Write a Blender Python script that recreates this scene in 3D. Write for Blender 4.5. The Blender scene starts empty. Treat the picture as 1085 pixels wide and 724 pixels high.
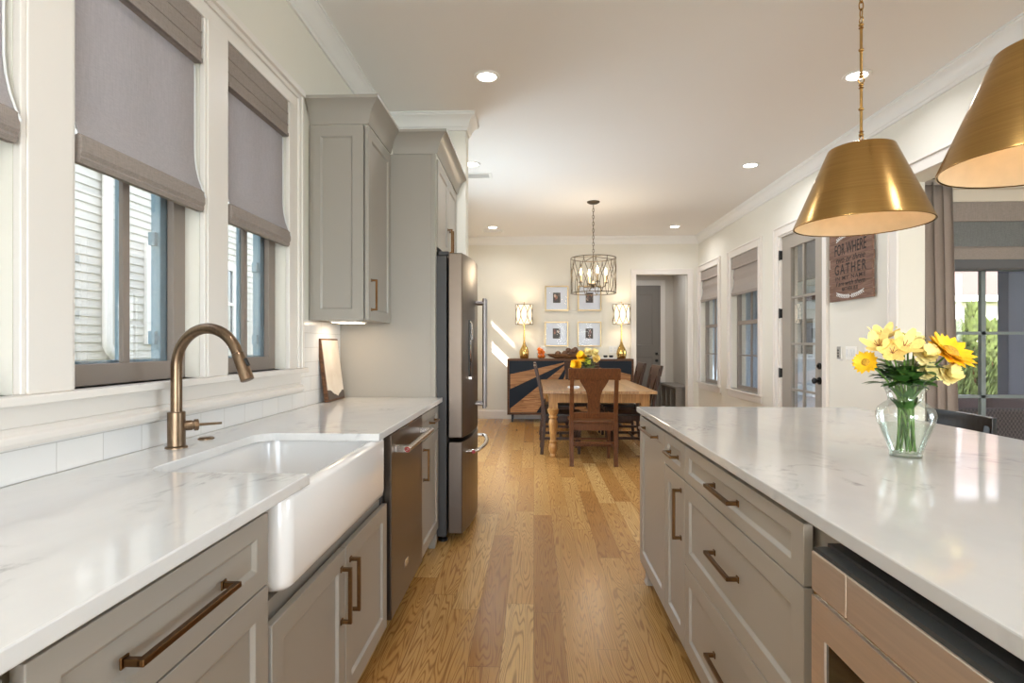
import bpy, bmesh, math, random
from mathutils import Vector, Matrix
random.seed(7)
PI = math.pi
C = bpy.context.scene.collection
SC = bpy.context.scene

# ------------------------------------------------------------------ camera
H = 1.236
YAW = math.atan(23 / 600)
cd = bpy.data.cameras.new('camera'); cam = bpy.data.objects.new('camera', cd); C.objects.link(cam)
cd.sensor_fit = 'HORIZONTAL'; cd.sensor_width = 36; cd.lens = 600 / 1085 * 36
cd.shift_y = 4 / 1085; cd.clip_start = 0.02; cd.clip_end = 200
cam.location = (0, 0, H); cam.rotation_euler = (PI / 2, 0, YAW)
SC.camera = cam

# ------------------------------------------------------------------ light
SC.view_settings.view_transform = 'Standard'
SC.view_settings.look = 'None'
SC.view_settings.gamma = 1
SC.view_settings.use_curve_mapping = False
SC.view_settings.exposure = 0.42
SC.cycles.use_denoising = True
SC.cycles.caustics_reflective = False
SC.cycles.caustics_refractive = False
SC.cycles.max_bounces = 12
SC.cycles.diffuse_bounces = 6
SC.cycles.transparent_max_bounces = 16
SC.cycles.sample_clamp_indirect = 6

w = bpy.data.worlds.new('world'); SC.world = w; w.use_nodes = True
nt = w.node_tree
sky = nt.nodes.new('ShaderNodeTexSky'); sky.sky_type = 'NISHITA'; sky.sun_disc = False
SUN_A, SUN_C = 0.60, 0.59                    # sun travels along (a, 1, -c)
sky.sun_elevation = math.atan(SUN_C / math.hypot(1, SUN_A)); sky.sun_rotation = math.radians(210)
hs = nt.nodes.new('ShaderNodeHueSaturation'); hs.inputs['Saturation'].default_value = 0.45; nt.links.new(sky.outputs[0], hs.inputs['Color'])
bg = nt.nodes['Background']; nt.links.new(hs.outputs[0], bg.inputs[0]); bg.inputs[1].default_value = 1.1

def lamp(name, kind, loc, energy, color=(1, 1, 1), rot=None, direction=None, parent=None, **kw):
    l = bpy.data.lights.new(name, kind); l.energy = energy; l.color = color
    for k, v in kw.items(): setattr(l, k, v)
    o = bpy.data.objects.new(name, l); C.objects.link(o); o.location = loc
    if rot: o.rotation_euler = rot
    if direction is not None: o.rotation_euler = Vector(direction).to_track_quat('-Z', 'Y').to_euler()
    if parent: o.parent = parent
    return o
DAY = (0.70, 0.85, 1.0)
lamp('sun', 'SUN', (-6, -8, 9), 9.0, (1.0, 0.95, 0.88), direction=(SUN_A, 1, -SUN_C), angle=0.009)
# fill lamps added at unseen windows, standing in for daylight
lamp('fill_lamp_back', 'AREA', (0.75, -4.62, 1.3), 160, DAY, direction=(0, 1, 0.72), shape='RECTANGLE', size=3.4, size_y=2.0)
lamp('fill_lamp_dining', 'AREA', (-1.30, 5.85, 1.4), 58, DAY, direction=(1, 0, -0.02), shape='RECTANGLE', size=1.6, size_y=1.6)
lamp('fill_lamp_sunroom', 'AREA', (6.1, 0.25, 1.45), 80, DAY, direction=(-1, 0, 0.45), shape='RECTANGLE', size=2.2, size_y=1.9)

# ------------------------------------------------------------------ helpers
def lin(c):
    return tuple(((v / 255) / 12.92 if v / 255 <= 0.04045 else ((v / 255 + 0.055) / 1.055) ** 2.4) for v in c) + (1,)

class NT:
    def __init__(s, name):
        s.m = bpy.data.materials.new(name); s.m.use_nodes = True
        s.t = s.m.node_tree; s.b = s.t.nodes['Principled BSDF']; s.out = s.t.nodes['Material Output']
    def n(s, typ, **kw):
        x = s.t.nodes.new(typ)
        for k, v in kw.items(): setattr(x, k, v)
        return x
    def l(s, a, b): s.t.links.new(a, b)
    def pos(s): return s.n('ShaderNodeTexCoord').outputs['Object']
    def math(s, op, a, b=None, c=None):
        x = s.n('ShaderNodeMath', operation=op)
        for i, v in enumerate((a, b, c)):
            if v is None: continue
            if isinstance(v, (int, float)): x.inputs[i].default_value = v
            else: s.l(v, x.inputs[i])
        return x.outputs[0]
    def sep(s, v):
        x = s.n('ShaderNodeSeparateXYZ'); s.l(v, x.inputs[0]); return x.outputs
    def comb(s, a, b, c):
        x = s.n('ShaderNodeCombineXYZ')
        for i, v in enumerate((a, b, c)):
            if isinstance(v, (int, float)): x.inputs[i].default_value = v
            else: s.l(v, x.inputs[i])
        return x.outputs[0]
    def noise(s, vec, scale, detail=4, rough=0.5, dist=0.0):
        x = s.n('ShaderNodeTexNoise'); s.l(vec, x.inputs['Vector'])
        x.inputs['Scale'].default_value = scale; x.inputs['Detail'].default_value = detail
        x.inputs['Roughness'].default_value = rough; x.inputs['Distortion'].default_value = dist
        return x.outputs[0]
    def scalev(s, vec, sc):
        x = s.n('ShaderNodeMapping'); s.l(vec, x.inputs[0]); x.inputs['Scale'].default_value = sc; return x.outputs[0]
    def ramp(s, fac, stops):
        x = s.n('ShaderNodeValToRGB'); s.l(fac, x.inputs[0]); e = x.color_ramp.elements
        while len(e) < len(stops): e.new(0.5)
        for i, (p, c) in enumerate(stops): e[i].position = p; e[i].color = c if len(c) == 4 else lin(c)
        return x.outputs[0]
    def mix(s, fac, a, b, mode='MIX'):
        x = s.n('ShaderNodeMix', data_type='RGBA', blend_type=mode)
        for sock, v in ((x.inputs[0], fac), (x.inputs[6], a), (x.inputs[7], b)):
            if isinstance(v, (int, float)): sock.default_value = v
            elif isinstance(v, tuple): sock.default_value = v
            else: s.l(v, sock)
        return x.outputs[2]
    def col(s, v):
        if isinstance(v, tuple): s.b.inputs['Base Color'].default_value = v
        else: s.l(v, s.b.inputs['Base Color'])
    def bump(s, hgt, strength=0.2, dist=0.01):
        x = s.n('ShaderNodeBump'); x.inputs['Strength'].default_value = strength; x.inputs['Distance'].default_value = dist
        s.l(hgt, x.inputs['Height']); s.l(x.outputs[0], s.b.inputs['Normal'])

def pbr(name, rgb, rough=0.5, metal=0.0, noise=0.0, nscale=30, coat=0.0, stretch=None):
    k = NT(name); k.b.inputs['Roughness'].default_value = rough; k.b.inputs['Metallic'].default_value = metal
    k.b.inputs['Coat Weight'].default_value = coat
    c = lin(rgb)
    if noise:
        v = k.pos()
        if stretch: v = k.scalev(v, stretch)
        f = k.noise(v, nscale, 5)
        a = tuple(x * (1 - noise) for x in c[:3]) + (1,); b = tuple(min(1, x * (1 + noise)) for x in c[:3]) + (1,)
        k.col(k.ramp(f, [(0.3, a), (0.7, b)]))
    else: k.col(c)
    return k.m

def emit(name, rgb, strength):
    k = NT(name); k.col(lin(rgb)); k.b.inputs['Emission Color'].default_value = lin(rgb); k.b.inputs['Emission Strength'].default_value = strength
    return k.m

def wood(name, dark, light, axis=1, scale=6.0, rough=0.4, contrast=1.0):
    k = NT(name); sc = [scale * 2.2] * 3; sc[axis] = scale * 0.16
    v = k.scalev(k.pos(), tuple(sc))
    n1 = k.noise(v, 1.0, 3, 0.5, 0.4)
    rings = k.math('FRACT', k.math('MULTIPLY', n1, 9.0))
    sc2 = [220.0] * 3; sc2[axis] = 5.0
    fine = k.noise(k.scalev(k.pos(), tuple(sc2)), 1.0, 3)
    f = k.math('ADD', k.math('MULTIPLY', rings, 0.45 * contrast), k.math('MULTIPLY', fine, 0.6))
    k.col(k.ramp(f, [(0.2, dark), (0.75, light)])); k.b.inputs['Roughness'].default_value = rough; k.b.inputs['Specular IOR Level'].default_value = 0.25
    return k.m

def glass(name, tint=(1, 1, 1, 1), refl=0.03, fr=0.4):
    k = NT(name); k.t.nodes.remove(k.b)
    tr = k.n('ShaderNodeBsdfTransparent'); tr.inputs[0].default_value = tint
    gl = k.n('ShaderNodeBsdfGlossy'); gl.inputs['Roughness'].default_value = 0.01
    lw = k.n('ShaderNodeLayerWeight'); lw.inputs[0].default_value = 0.25
    f = k.math('MULTIPLY_ADD', lw.outputs['Fresnel'], fr, refl * 0.5)
    mx = k.n('ShaderNodeMixShader'); k.l(f, mx.inputs[0]); k.l(tr.outputs[0], mx.inputs[1]); k.l(gl.outputs[0], mx.inputs[2])
    k.l(mx.outputs[0], k.out.inputs[0]); return k.m

def fabric(name, rgb, transl=0.0, weave=700, var=0.12, trgb=None):
    k = NT(name); c = lin(rgb); p = k.pos(); s = k.sep(p)
    a = k.noise(k.scalev(p, (weave * .15, weave * .15, weave)), 1.0, 2)
    b = k.noise(k.scalev(p, (weave, weave, weave * .05)), 1.0, 2)
    f = k.math('MULTIPLY', k.math('ADD', a, b), 0.5)
    lo = tuple(x * (1 - var) for x in c[:3]) + (1,); hi = tuple(min(1, x * (1 + var)) for x in c[:3]) + (1,)
    cc = k.ramp(f, [(0.35, lo), (0.65, hi)]); k.col(cc)
    k.b.inputs['Roughness'].default_value = 0.9
    if transl:
        t = k.n('ShaderNodeBsdfTranslucent')
        if trgb: t.inputs[0].default_value = lin(trgb)
        else: k.l(cc, t.inputs[0])
        mx = k.n('ShaderNodeMixShader'); mx.inputs[0].default_value = transl
        k.l(k.b.outputs[0], mx.inputs[1]); k.l(t.outputs[0], mx.inputs[2]); k.l(mx.outputs[0], k.out.inputs[0])
    return k.m

# mesh primitives added to a bmesh
def BM(): return bmesh.new()
def _faces(bm, vs, fs):
    v = [bm.verts.new(p) for p in vs]
    for f in fs:
        try: bm.faces.new([v[i] for i in f])
        except ValueError: pass
    return v
def bx(bm, x0, x1, y0, y1, z0, z1):
    _faces(bm, [(x0, y0, z0), (x1, y0, z0), (x1, y1, z0), (x0, y1, z0), (x0, y0, z1), (x1, y0, z1), (x1, y1, z1), (x0, y1, z1)],
           [(3, 2, 1, 0), (4, 5, 6, 7), (0, 1, 5, 4), (1, 2, 6, 5), (2, 3, 7, 6), (3, 0, 4, 7)])
    return bm
def box(*a): return bx(BM(), *a)
def prism(bm, poly, axis, a0, a1):
    def P(p, a): return {'x': (a, p[0], p[1]), 'y': (p[0], a, p[1]), 'z': (p[0], p[1], a)}[axis]
    n = len(poly); vs = [P(p, a0) for p in poly] + [P(p, a1) for p in poly]
    _faces(bm, vs, [tuple(range(n)), tuple(range(2 * n - 1, n - 1, -1))] + [(i, (i + 1) % n, n + (i + 1) % n, n + i) for i in range(n)])
    return bm
def lathe(bm, prof, cx=0, cy=0, n=32, z0=0, closed=False):
    rows = []
    for r, z in prof:
        rows.append([bm.verts.new((cx + r * math.cos(2 * PI * i / n), cy + r * math.sin(2 * PI * i / n), z0 + z)) for i in range(n)])
    m = len(rows)
    for j in range(m if closed else m - 1):
        a, b = rows[j], rows[(j + 1) % m]
        for i in range(n): bm.faces.new((a[i], a[(i + 1) % n], b[(i + 1) % n], b[i]))
    if not closed:
        for row, r in ((rows[0], prof[0][0]), (rows[-1], prof[-1][0])):
            if r > 1e-5: bm.faces.new(row)
    return bm
def tube(bm, pts, r, n=10, closed=False, caps=True, sq=False):
    pts = [Vector(p) for p in pts]; m = len(pts); rs = r if isinstance(r, (list, tuple)) else [r] * m
    rows = []; prev = None
    for i, p in enumerate(pts):
        if closed: t = pts[(i + 1) % m] - pts[i - 1]
        else: t = pts[min(i + 1, m - 1)] - pts[max(i - 1, 0)]
        t.normalize()
        if prev is None:
            u = t.cross(Vector((0, 0, 1)))
            if u.length < 1e-3: u = t.cross(Vector((0, 1, 0)))
        else: u = prev - t * prev.dot(t)
        u.normalize(); prev = u; v = t.cross(u)
        ph = PI / 4 if sq else 0
        rows.append([bm.verts.new(p + (u * math.cos(2 * PI * k / n + ph) + v * math.sin(2 * PI * k / n + ph)) * rs[i]) for k in range(n)])
    for j in range(m if closed else m - 1):
        a, b = rows[j], rows[(j + 1) % m]
        for k in range(n): bm.faces.new((a[k], a[(k + 1) % n], b[(k + 1) % n], b[k]))
    if caps and not closed: bm.faces.new(rows[0]); bm.faces.new(rows[-1])
    return bm
def ball(bm, c, r, seg=16, sz=1.0):
    return lathe(bm, [(max(1e-4, r * math.sin(PI * k / (seg // 2))), -r * sz * math.cos(PI * k / (seg // 2))) for k in range(seg // 2 + 1)], c[0], c[1], seg, c[2])
def ring(bm, c, R, r, n=24, axis='z', m=8):
    pts = []
    for i in range(n):
        a = 2 * PI * i / n; u, v = R * math.cos(a), R * math.sin(a)
        pts.append({'z': (c[0] + u, c[1] + v, c[2]), 'y': (c[0] + u, c[1], c[2] + v), 'x': (c[0], c[1] + u, c[2] + v)}[axis])
    return tube(bm, pts, r, m, closed=True)
def sweep(bm, path, prof, closed=False, side=1):
    """prof = [(offset to the left of the path * side, z)], mitred"""
    n = len(path); rows = []
    for i in range(n):
        p = Vector(path[i])
        def nrm(a, b):
            d = (Vector(b) - Vector(a)).normalized(); return Vector((-d.y, d.x)) * side
        if closed or 0 < i < n - 1:
            n1 = nrm(path[i - 1], path[i]); n2 = nrm(path[i], path[(i + 1) % n]); mt = (n1 + n2); mt = mt / max(0.2, (1 + n1.dot(n2)))
        elif i == 0: mt = nrm(path[0], path[1])
        else: mt = nrm(path[-2], path[-1])
        rows.append([bm.verts.new((p.x + mt.x * o, p.y + mt.y * o, z)) for o, z in prof])
    m = len(prof)
    for j in range(n if closed else n - 1):
        a, b = rows[j], rows[(j + 1) % n]
        for k in range(m): bm.faces.new((a[k], a[(k + 1) % m], b[(k + 1) % m], b[k]))
    if not closed: bm.faces.new(rows[0]); bm.faces.new(rows[-1])
    return bm
MAPS = {'+x': lambda u, v, w_: (w_, u, v), '-x': lambda u, v, w_: (-w_, u, v), '-y': lambda u, v, w_: (u, -w_, v), '+y': lambda u, v, w_: (u, w_, v)}
def shaker(bm, o, u0, u1, v0, v1, wb, wf, rail=0.057, rec=0.009, slope=0.008, rv=None):
    """panelled front: o is the way it faces, w is measured along that way"""
    M_ = MAPS[o]; rv = rv or rail
    def rect(a, b, w_): return [M_(u0 + a, v0 + b, w_), M_(u1 - a, v0 + b, w_), M_(u1 - a, v1 - b, w_), M_(u0 + a, v1 - b, w_)]
    vs = rect(0, 0, wb) + rect(0, 0, wf) + rect(rail, rv, wf) + rect(rail + slope, rv + slope, wf - rec)
    fs = [(0, 1, 2, 3), (12, 13, 14, 15)]
    for L in range(3):
        for i in range(4):
            j = (i + 1) % 4; fs.append((4 * L + i, 4 * L + j, 4 * L + 4 + j, 4 * L + 4 + i))
    _faces(bm, vs, fs); return bm
def pull(o, u, v, wf, length, vert=False, t=0.011, out=0.034):
    """square bar pull with flared feet"""
    bm = BM(); M_ = MAPS[o]; h = length / 2
    def b(ua, ub, va, vb, wa, wb_):
        p = M_(ua, va, wa); q = M_(ub, vb, wb_)
        bx(bm, min(p[0], q[0]), max(p[0], q[0]), min(p[1], q[1]), max(p[1], q[1]), min(p[2], q[2]), max(p[2], q[2]))
    for s in (-1, 1):
        c = s * (h - t * .5)
        cu, cv = (u, v + c) if vert else (u + c, v)
        b(cu - t * .8, cu + t * .8, cv - t * .8, cv + t * .8, wf, wf + 0.004)
        b(cu - t * .5, cu + t * .5, cv - t * .5, cv + t * .5, wf + 0.004, wf + out - t * .5)
    if vert: b(u - t * .5, u + t * .5, v - h, v + h, wf + out - t, wf + out)
    else: b(u - h, u + h, v - t * .5, v + t * .5, wf + out - t, wf + out)
    return bm

ORG = {}
def finish(bm, smooth, off=None):
    bmesh.ops.recalc_face_normals(bm, faces=bm.faces[:])
    if off: bmesh.ops.translate(bm, verts=bm.verts[:], vec=(-off[0], -off[1], -off[2]))
    return bm
def obj(name, bm, m, parent=None, bevel=0.0, smooth=False, angle=35, seg=2):
    off = ORG.get(parent.name) if parent else None
    finish(bm, smooth, off)
    me = bpy.data.meshes.new(name); bm.to_mesh(me); bm.free()
    if smooth:
        me.shade_smooth(); me.set_sharp_from_angle(angle=math.radians(angle))
    me.materials.append(m)
    o = bpy.data.objects.new(name, me); C.objects.link(o)
    if parent: o.parent = parent; ORG[o.name] = off or (0, 0, 0)
    if bevel:
        md = o.modifiers.new('bevel', 'BEVEL'); md.width = bevel; md.segments = seg; md.limit_method = 'ANGLE'; md.angle_limit = math.radians(40)
    return o
def thing(name, label, cat, loc=(0, 0, 0), group=None, local=False, rz=0):
    o = bpy.data.objects.new(name, None); C.objects.link(o); o.location = loc; o.empty_display_size = 0.1
    o.rotation_euler = (0, 0, rz)
    o['label'] = label; o['category'] = cat
    if group: o['group'] = group
    ORG[o.name] = (0, 0, 0) if local else tuple(loc)
    return o
def tag(o, label, cat, group=None):
    o['label'] = label; o['category'] = cat
    if group: o['group'] = group
    return o
def center(o):
    """put a single-mesh thing's origin at its base"""
    vs = [v.co for v in o.data.vertices]
    c = Vector(((min(v.x for v in vs) + max(v.x for v in vs)) / 2, (min(v.y for v in vs) + max(v.y for v in vs)) / 2, min(v.z for v in vs)))
    o.data.transform(Matrix.Translation(-c)); o.location = c; return o
def struct(name, bm, m, parent=None, **kw):
    o = obj(name, bm, m, parent, **kw)
    if not parent: o['kind'] = 'structure'
    return o
def sgroup(name):
    o = bpy.data.objects.new(name, None); C.objects.link(o); o['kind'] = 'structure'; ORG[o.name] = (0, 0, 0); return o
def copy_tree(root, loc, rz=None, label=None, scale=None):
    r = root.copy(); C.objects.link(r); r.location = loc
    if rz is not None: r.rotation_euler = (0, 0, rz)
    if label: r['label'] = label
    if scale: r.scale = scale
    for ch in list(root.children):
        c = ch.copy(); C.objects.link(c); c.parent = r
        for g in list(ch.children):
            d = g.copy(); C.objects.link(d); d.parent = c
    return r
def wall_cells(bm, axis, w0, w1, u0, u1, z0, z1, holes):
    us = sorted({u0, u1} | {h[0] for h in holes} | {h[1] for h in holes}); zs = sorted({z0, z1} | {h[2] for h in holes} | {h[3] for h in holes})
    for a, b in zip(us, us[1:]):
        col = []
        for c, d in zip(zs, zs[1:]):
            mu, mz = (a + b) / 2, (c + d) / 2
            if any(h[0] < mu < h[1] and h[2] < mz < h[3] for h in holes): continue
            if col and abs(col[-1][1] - c) < 1e-6: col[-1][1] = d
            else: col.append([c, d])
        for c, d in col:
            if axis == 'x': bx(bm, w0, w1, a, b, c, d)
            else: bx(bm, a, b, w0, w1, c, d)
    return bm

# ------------------------------------------------------------------ materials
M_WALL = pbr('wall_paint', (224, 220, 209), 0.85, noise=0.012, nscale=3)
M_CEIL = pbr('ceiling_paint', (232, 229, 225), 0.9)
M_TRIM = pbr('trim_paint', (225, 219, 212), 0.38)
M_CROWN = pbr('crown_paint', (228, 226, 222), 0.45)
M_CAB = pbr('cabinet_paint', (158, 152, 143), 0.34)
M_CABI = pbr('cabinet_paint_lit', (176, 169, 159), 0.34)  # cabinet paint lightened in place of window light on the island fronts
M_DARK = pbr('gap_shadow_black', (30, 27, 25), 0.8)
M_BRONZE = pbr('bronze_pull', (112, 82, 52), 0.32, 1.0, 0.12, 60)
M_FAUCET = pbr('champagne_bronze', (130, 109, 88), 0.3, 1.0, 0.14, 25, stretch=(8, 8, 0.6))
M_STEEL = pbr('black_stainless', (108, 97, 88), 0.3, 1.0, 0.05, 4, stretch=(1, 40, 1))
M_STEELB = pbr('bright_steel', (196, 190, 184), 0.22, 1.0)
M_STEELD = pbr('dark_handle_steel', (128, 122, 120), 0.34, 1.0)
M_STEELM = pbr('drawer_stainless', (240, 226, 212), 0.46, 1.0, 0.04, 4, stretch=(1, 1, 40))
M_FRIDGE = pbr('fridge_side_grey', (62, 60, 60), 0.5)
M_BLACK = pbr('black_plastic', (14, 13, 13), 0.35)
M_BLACKG = pbr('black_glass', (22, 15, 11), 0.06)
M_RED = pbr('red_enamel', (150, 18, 26), 0.3)
M_BRASS = pbr('brushed_brass', (178, 142, 86), 0.24, 1.0, 0.10, 5, stretch=(.5, .5, 60))
M_BRASSI = pbr('shade_lining', (216, 192, 156), 0.55, 0.0, 0.05, 20)
M_GOLD = pbr('lamp_gold', (214, 178, 108), 0.14, 1.0)
M_GOLDF = pbr('frame_gold', (178, 158, 122), 0.35, 0.8)
M_IRON = pbr('aged_iron', (92, 80, 64), 0.45, 0.8)
M_PORC = pbr('white_fireclay', (236, 234, 232), 0.12, coat=0.3)
M_GLASS = glass('window_glass')
M_BLUE = pbr('aluminium_sky_tint', (122, 152, 168), 0.45)  # blue of the sky light put into the aluminium colour
M_TAUPE = pbr('window_taupe', (138, 126, 117), 0.5)
M_DOOR = pbr('door_greige', (152, 144, 134), 0.45)
M_DOORH = pbr('hall_door_grey', (118, 112, 105), 0.5)
M_SHADE = fabric('shade_linen', (206, 198, 198), 0.5, 420, 0.16, (196, 194, 200))
M_SHADEF = fabric('shade_linen_fascia', (148, 137, 130), 0.05, 420, 0.14)
M_SHADER = fabric('shade_linen_right', (168, 158, 150), 0.1, 500, 0.08)
M_SHADES = fabric('shade_linen_sheer', (170, 171, 170), 0.65, 500, 0.16)
M_CURT = fabric('curtain_taupe', (166, 154, 146), 0.08, 500, 0.06)
M_CORD = pbr('white_cord', (222, 222, 220), 0.7)
M_WHITE = pbr('white_plastic', (235, 233, 228), 0.4)
M_NAVY = pbr('navy_lacquer', (24, 32, 42), 0.5)
M_NAVY.node_tree.nodes['Principled BSDF'].inputs['Specular IOR Level'].default_value = 0.2
M_CHAIRF = wood('chair_walnut', (70, 38, 17), (116, 70, 36), 2, 8, 0.42, 0.6)
M_CHAIRD = wood('chair_espresso', (40, 25, 17), (78, 52, 38), 2, 8, 0.38, 0.6)
M_SEATD = pbr('seat_black', (30, 24, 20), 0.35)
M_PINE = wood('table_pine', (138, 86, 40), (196, 140, 80), 1, 5, 0.3, 0.8)
M_PINEL = wood('table_leg_pine', (136, 94, 50), (192, 144, 88), 2, 6, 0.35, 0.7)
M_RAY = wood('sideboard_wood', (120, 78, 44), (186, 136, 90), 0, 5, 0.45, 1.0)
M_RAYD = wood('sideboard_frame_wood', (70, 46, 30), (112, 76, 50), 0, 5, 0.45, 1.0)
M_SIGN = wood('sign_wood', (100, 75, 63), (142, 112, 97), 1, 6, 0.7, 0.7)
M_INK = pbr('sign_ink', (32, 22, 18), 0.7)
M_STEM = pbr('stem_green', (92, 128, 52), 0.5, noise=0.2, nscale=40)
M_LEAF = pbr('leaf_green', (60, 100, 40), 0.4, noise=0.25, nscale=60)
M_SUNF = pbr('sunflower_yellow', (252, 196, 22), 0.55, noise=0.12, nscale=60)
M_SUNC = pbr('sunflower_disc', (196, 148, 40), 0.8, noise=0.4, nscale=300)
M_CREAM = pbr('carnation_cream', (244, 228, 160), 0.6, noise=0.06, nscale=80)
M_ALST = pbr('alstroemeria_yellow', (246, 216, 132), 0.5, noise=0.12, nscale=120)
M_SPIKE = pbr('petal_marks', (140, 70, 30), 0.6)
M_SOLID = pbr('goldenrod', (190, 184, 60), 0.7, noise=0.3, nscale=200)

def m_floor():
    k = NT('oak_floor'); p = k.sep(k.pos()); W, L = 0.128, 1.5
    xs = k.math('DIVIDE', p[0], W); row = k.math('FLOOR', xs)
    wn = k.n('ShaderNodeTexWhiteNoise', noise_dimensions='1D'); k.l(row, wn.inputs['W'])
    ys = k.math('ADD', k.math('DIVIDE', p[1], L), k.math('MULTIPLY', wn.outputs[0], 7.3)); colm = k.math('FLOOR', ys)
    wn2 = k.n('ShaderNodeTexWhiteNoise', noise_dimensions='2D'); k.l(k.comb(row, colm, 0), wn2.inputs['Vector'])
    rnd = wn2.outputs[0]; s2 = k.sep(wn2.outputs[1])
    gv = k.comb(k.math('ADD', k.math('MULTIPLY', p[0], 11.0), k.math('MULTIPLY', rnd, 91.0)),
                k.math('ADD', k.math('MULTIPLY', p[1], 0.8), k.math('MULTIPLY', s2[1], 47.0)), 0.0)
    n1 = k.noise(gv, 1.0, 2, 0.45, 0.25)
    rings = k.math('FRACT', k.math('MULTIPLY', n1, 26.0))
    edge = k.math('ABSOLUTE', k.math('SUBTRACT', rings, 0.5))          # 0 mid, .5 at a ring line
    line = k.math('SMOOTH_MIN', k.math('MULTIPLY', k.math('SUBTRACT', edge, 0.24), 4.2), 1.0, 0.1)
    line = k.math('MAXIMUM', line, 0.0)
    pore = k.noise(k.scalev(k.pos(), (330, 7, 1)), 1.0, 2)
    base = k.ramp(rnd, [(0.0, (163, 115, 60)), (0.25, (180, 132, 72)), (0.7, (194, 149, 88)), (1.0, (218, 179, 116))])
    c = k.mix(k.math('MULTIPLY', line, 0.66), base, lin((120, 74, 34)))
    c = k.mix(k.math('MULTIPLY', k.math('GREATER_THAN', pore, 0.56), 0.16), c, lin((112, 72, 38)))
    fx = k.math('FRACT', xs); fy = k.math('FRACT', ys)
    gx = k.math('LESS_THAN', k.math('MINIMUM', fx, k.math('SUBTRACT', 1.0, fx)), 0.009)
    gy = k.math('LESS_THAN', k.math('MINIMUM', fy, k.math('SUBTRACT', 1.0, fy)), 0.0012)
    g = k.math('MAXIMUM', gx, gy)
    c = k.mix(k.math('MULTIPLY', g, 0.5), c, lin((92, 58, 30)))
    k.col(c); k.b.inputs['Roughness'].default_value = 0.27
    k.bump(k.math('ADD', k.math('MULTIPLY', line, -0.3), k.math('MULTIPLY', g, -1.0)), 0.12, 0.002)
    return k.m
M_FLOOR = m_floor()
def m_quartz():
    k = NT('white_quartz'); p = k.pos()
    v = k.scalev(p, (2.2, 1.0, 2.2))
    n1 = k.noise(v, 1.6, 7, 0.6, 1.6)
    vein = k.math('ABSOLUTE', k.math('SUBTRACT', n1, 0.5))
    vein = k.math('SUBTRACT', 1.0, k.math('MINIMUM', k.math('MULTIPLY', vein, 26.0), 1.0))
    msk = k.ramp(k.noise(p, 2.3, 3), [(0.49, (0, 0, 0, 1)), (0.66, (1, 1, 1, 1))])
    brk = k.ramp(k.noise(p, 26.0, 4), [(0.4, (0, 0, 0, 1)), (0.62, (1, 1, 1, 1))])
    f = k.math('MULTIPLY', k.math('MULTIPLY', vein, msk), brk)
    soft = k.noise(v, 1.1, 5, 0.6, 0.8)
    base = k.ramp(soft, [(0.3, (208, 207, 206)), (0.7, (222, 221, 219))])
    k.col(k.mix(k.math('MULTIPLY', f, 0.58), base, lin((112, 112, 114)))); k.b.inputs['Roughness'].default_value = 0.09
    return k.m
M_QUARTZ = m_quartz()
def m_tile():
    k = NT('subway_tile'); p = k.sep(k.pos())
    v = k.comb(k.math('ADD', p[1], -0.065), k.math('SUBTRACT', p[2], 0.9145), 0.0)
    b = k.n('ShaderNodeTexBrick'); k.l(v, b.inputs['Vector']); b.offset = 0.5
    for nm, val in (('Scale', 1.0), ('Mortar Size', 0.0012), ('Mortar Smooth', 0.2), ('Brick Width', 0.155), ('Row Height', 0.0775), ('Bias', 0.0)): b.inputs[nm].default_value = val
    b.inputs['Color1'].default_value = lin((222, 222, 222)); b.inputs['Color2'].default_value = lin((229, 227, 224)); b.inputs['Mortar'].default_value = lin((196, 193, 188))
    k.col(b.outputs[0]); k.b.inputs['Roughness'].default_value = 0.16
    k.bump(k.math('SUBTRACT', 1.0, b.outputs[1]), 0.5, 0.0015)
    return k.m
M_TILE = m_tile()
M_SIDING = pbr('beige_siding', (196, 192, 182), 0.7, noise=0.03, nscale=6)
M_EXTW = pbr('exterior_white', (232, 228, 222), 0.6)
M_GRASS = pbr('lawn', (104, 122, 66), 0.95, noise=0.3, nscale=14)
M_PATIO = pbr('patio_concrete', (168, 164, 158), 0.85, noise=0.06, nscale=9)
M_POST = pbr('post_slate', (84, 86, 102), 0.6, noise=0.04, nscale=6)
M_ROOF = pbr('shingle_brown', (104, 84, 78), 0.9, noise=0.2, nscale=24)

# ------------------------------------------------------------------ setting
XL, XR, YF, YB, ZC = -1.21, 2.74, 9.52, -4.5, 3.05
LW = [(0.69, 1.27), (1.427, 2.006), (2.165, 2.721)]          # left kitchen windows
LZ0, LZ1 = 1.12, 2.425
RW = [(7.00, 7.95), (8.51, 9.39)]                            # right dining windows
RZ0, RZ1 = 0.64, 2.44
DY0, DY1, DZ = 5.46, 6.43, 2.45                              # french door hole
OY1, OZ = 4.36, 2.46                                         # cased opening to the sunroom (from OY0)
OY0 = -1.6
struct('floor', box(-1.4, 3.0, YB - .1, 11.6, -0.05, 0), M_FLOOR)
bm = box(-1.36, 2.93, YB - .15, YF + .15, ZC, ZC + .2); struct('ceiling', bm, M_CEIL)
struct('wall_left', wall_cells(BM(), 'x', XL - .105, XL, YB, YF, 0, ZC, [(a, b, LZ0, LZ1) for a, b in LW] + [(5.0, 6.7, .6, 2.5), (7.88, 8.68, 1.62, 1.90), (7.88, 8.68, 2.06, 2.24)]), M_WALL)
struct('wall_right', wall_cells(BM(), 'x', XR, XR + .19, YB, YF, 0, ZC, [(a, b, RZ0, RZ1) for a, b in RW] + [(DY0, DY1, 0, DZ), (OY0, OY1, 0, OZ)]), M_WALL)
struct('wall_far', wall_cells(BM(), 'y', YF, YF + .14, XL - .15, XR + .19, 0, ZC, [(1.707, 2.556, 0, 2.415)]), M_WALL)
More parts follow.
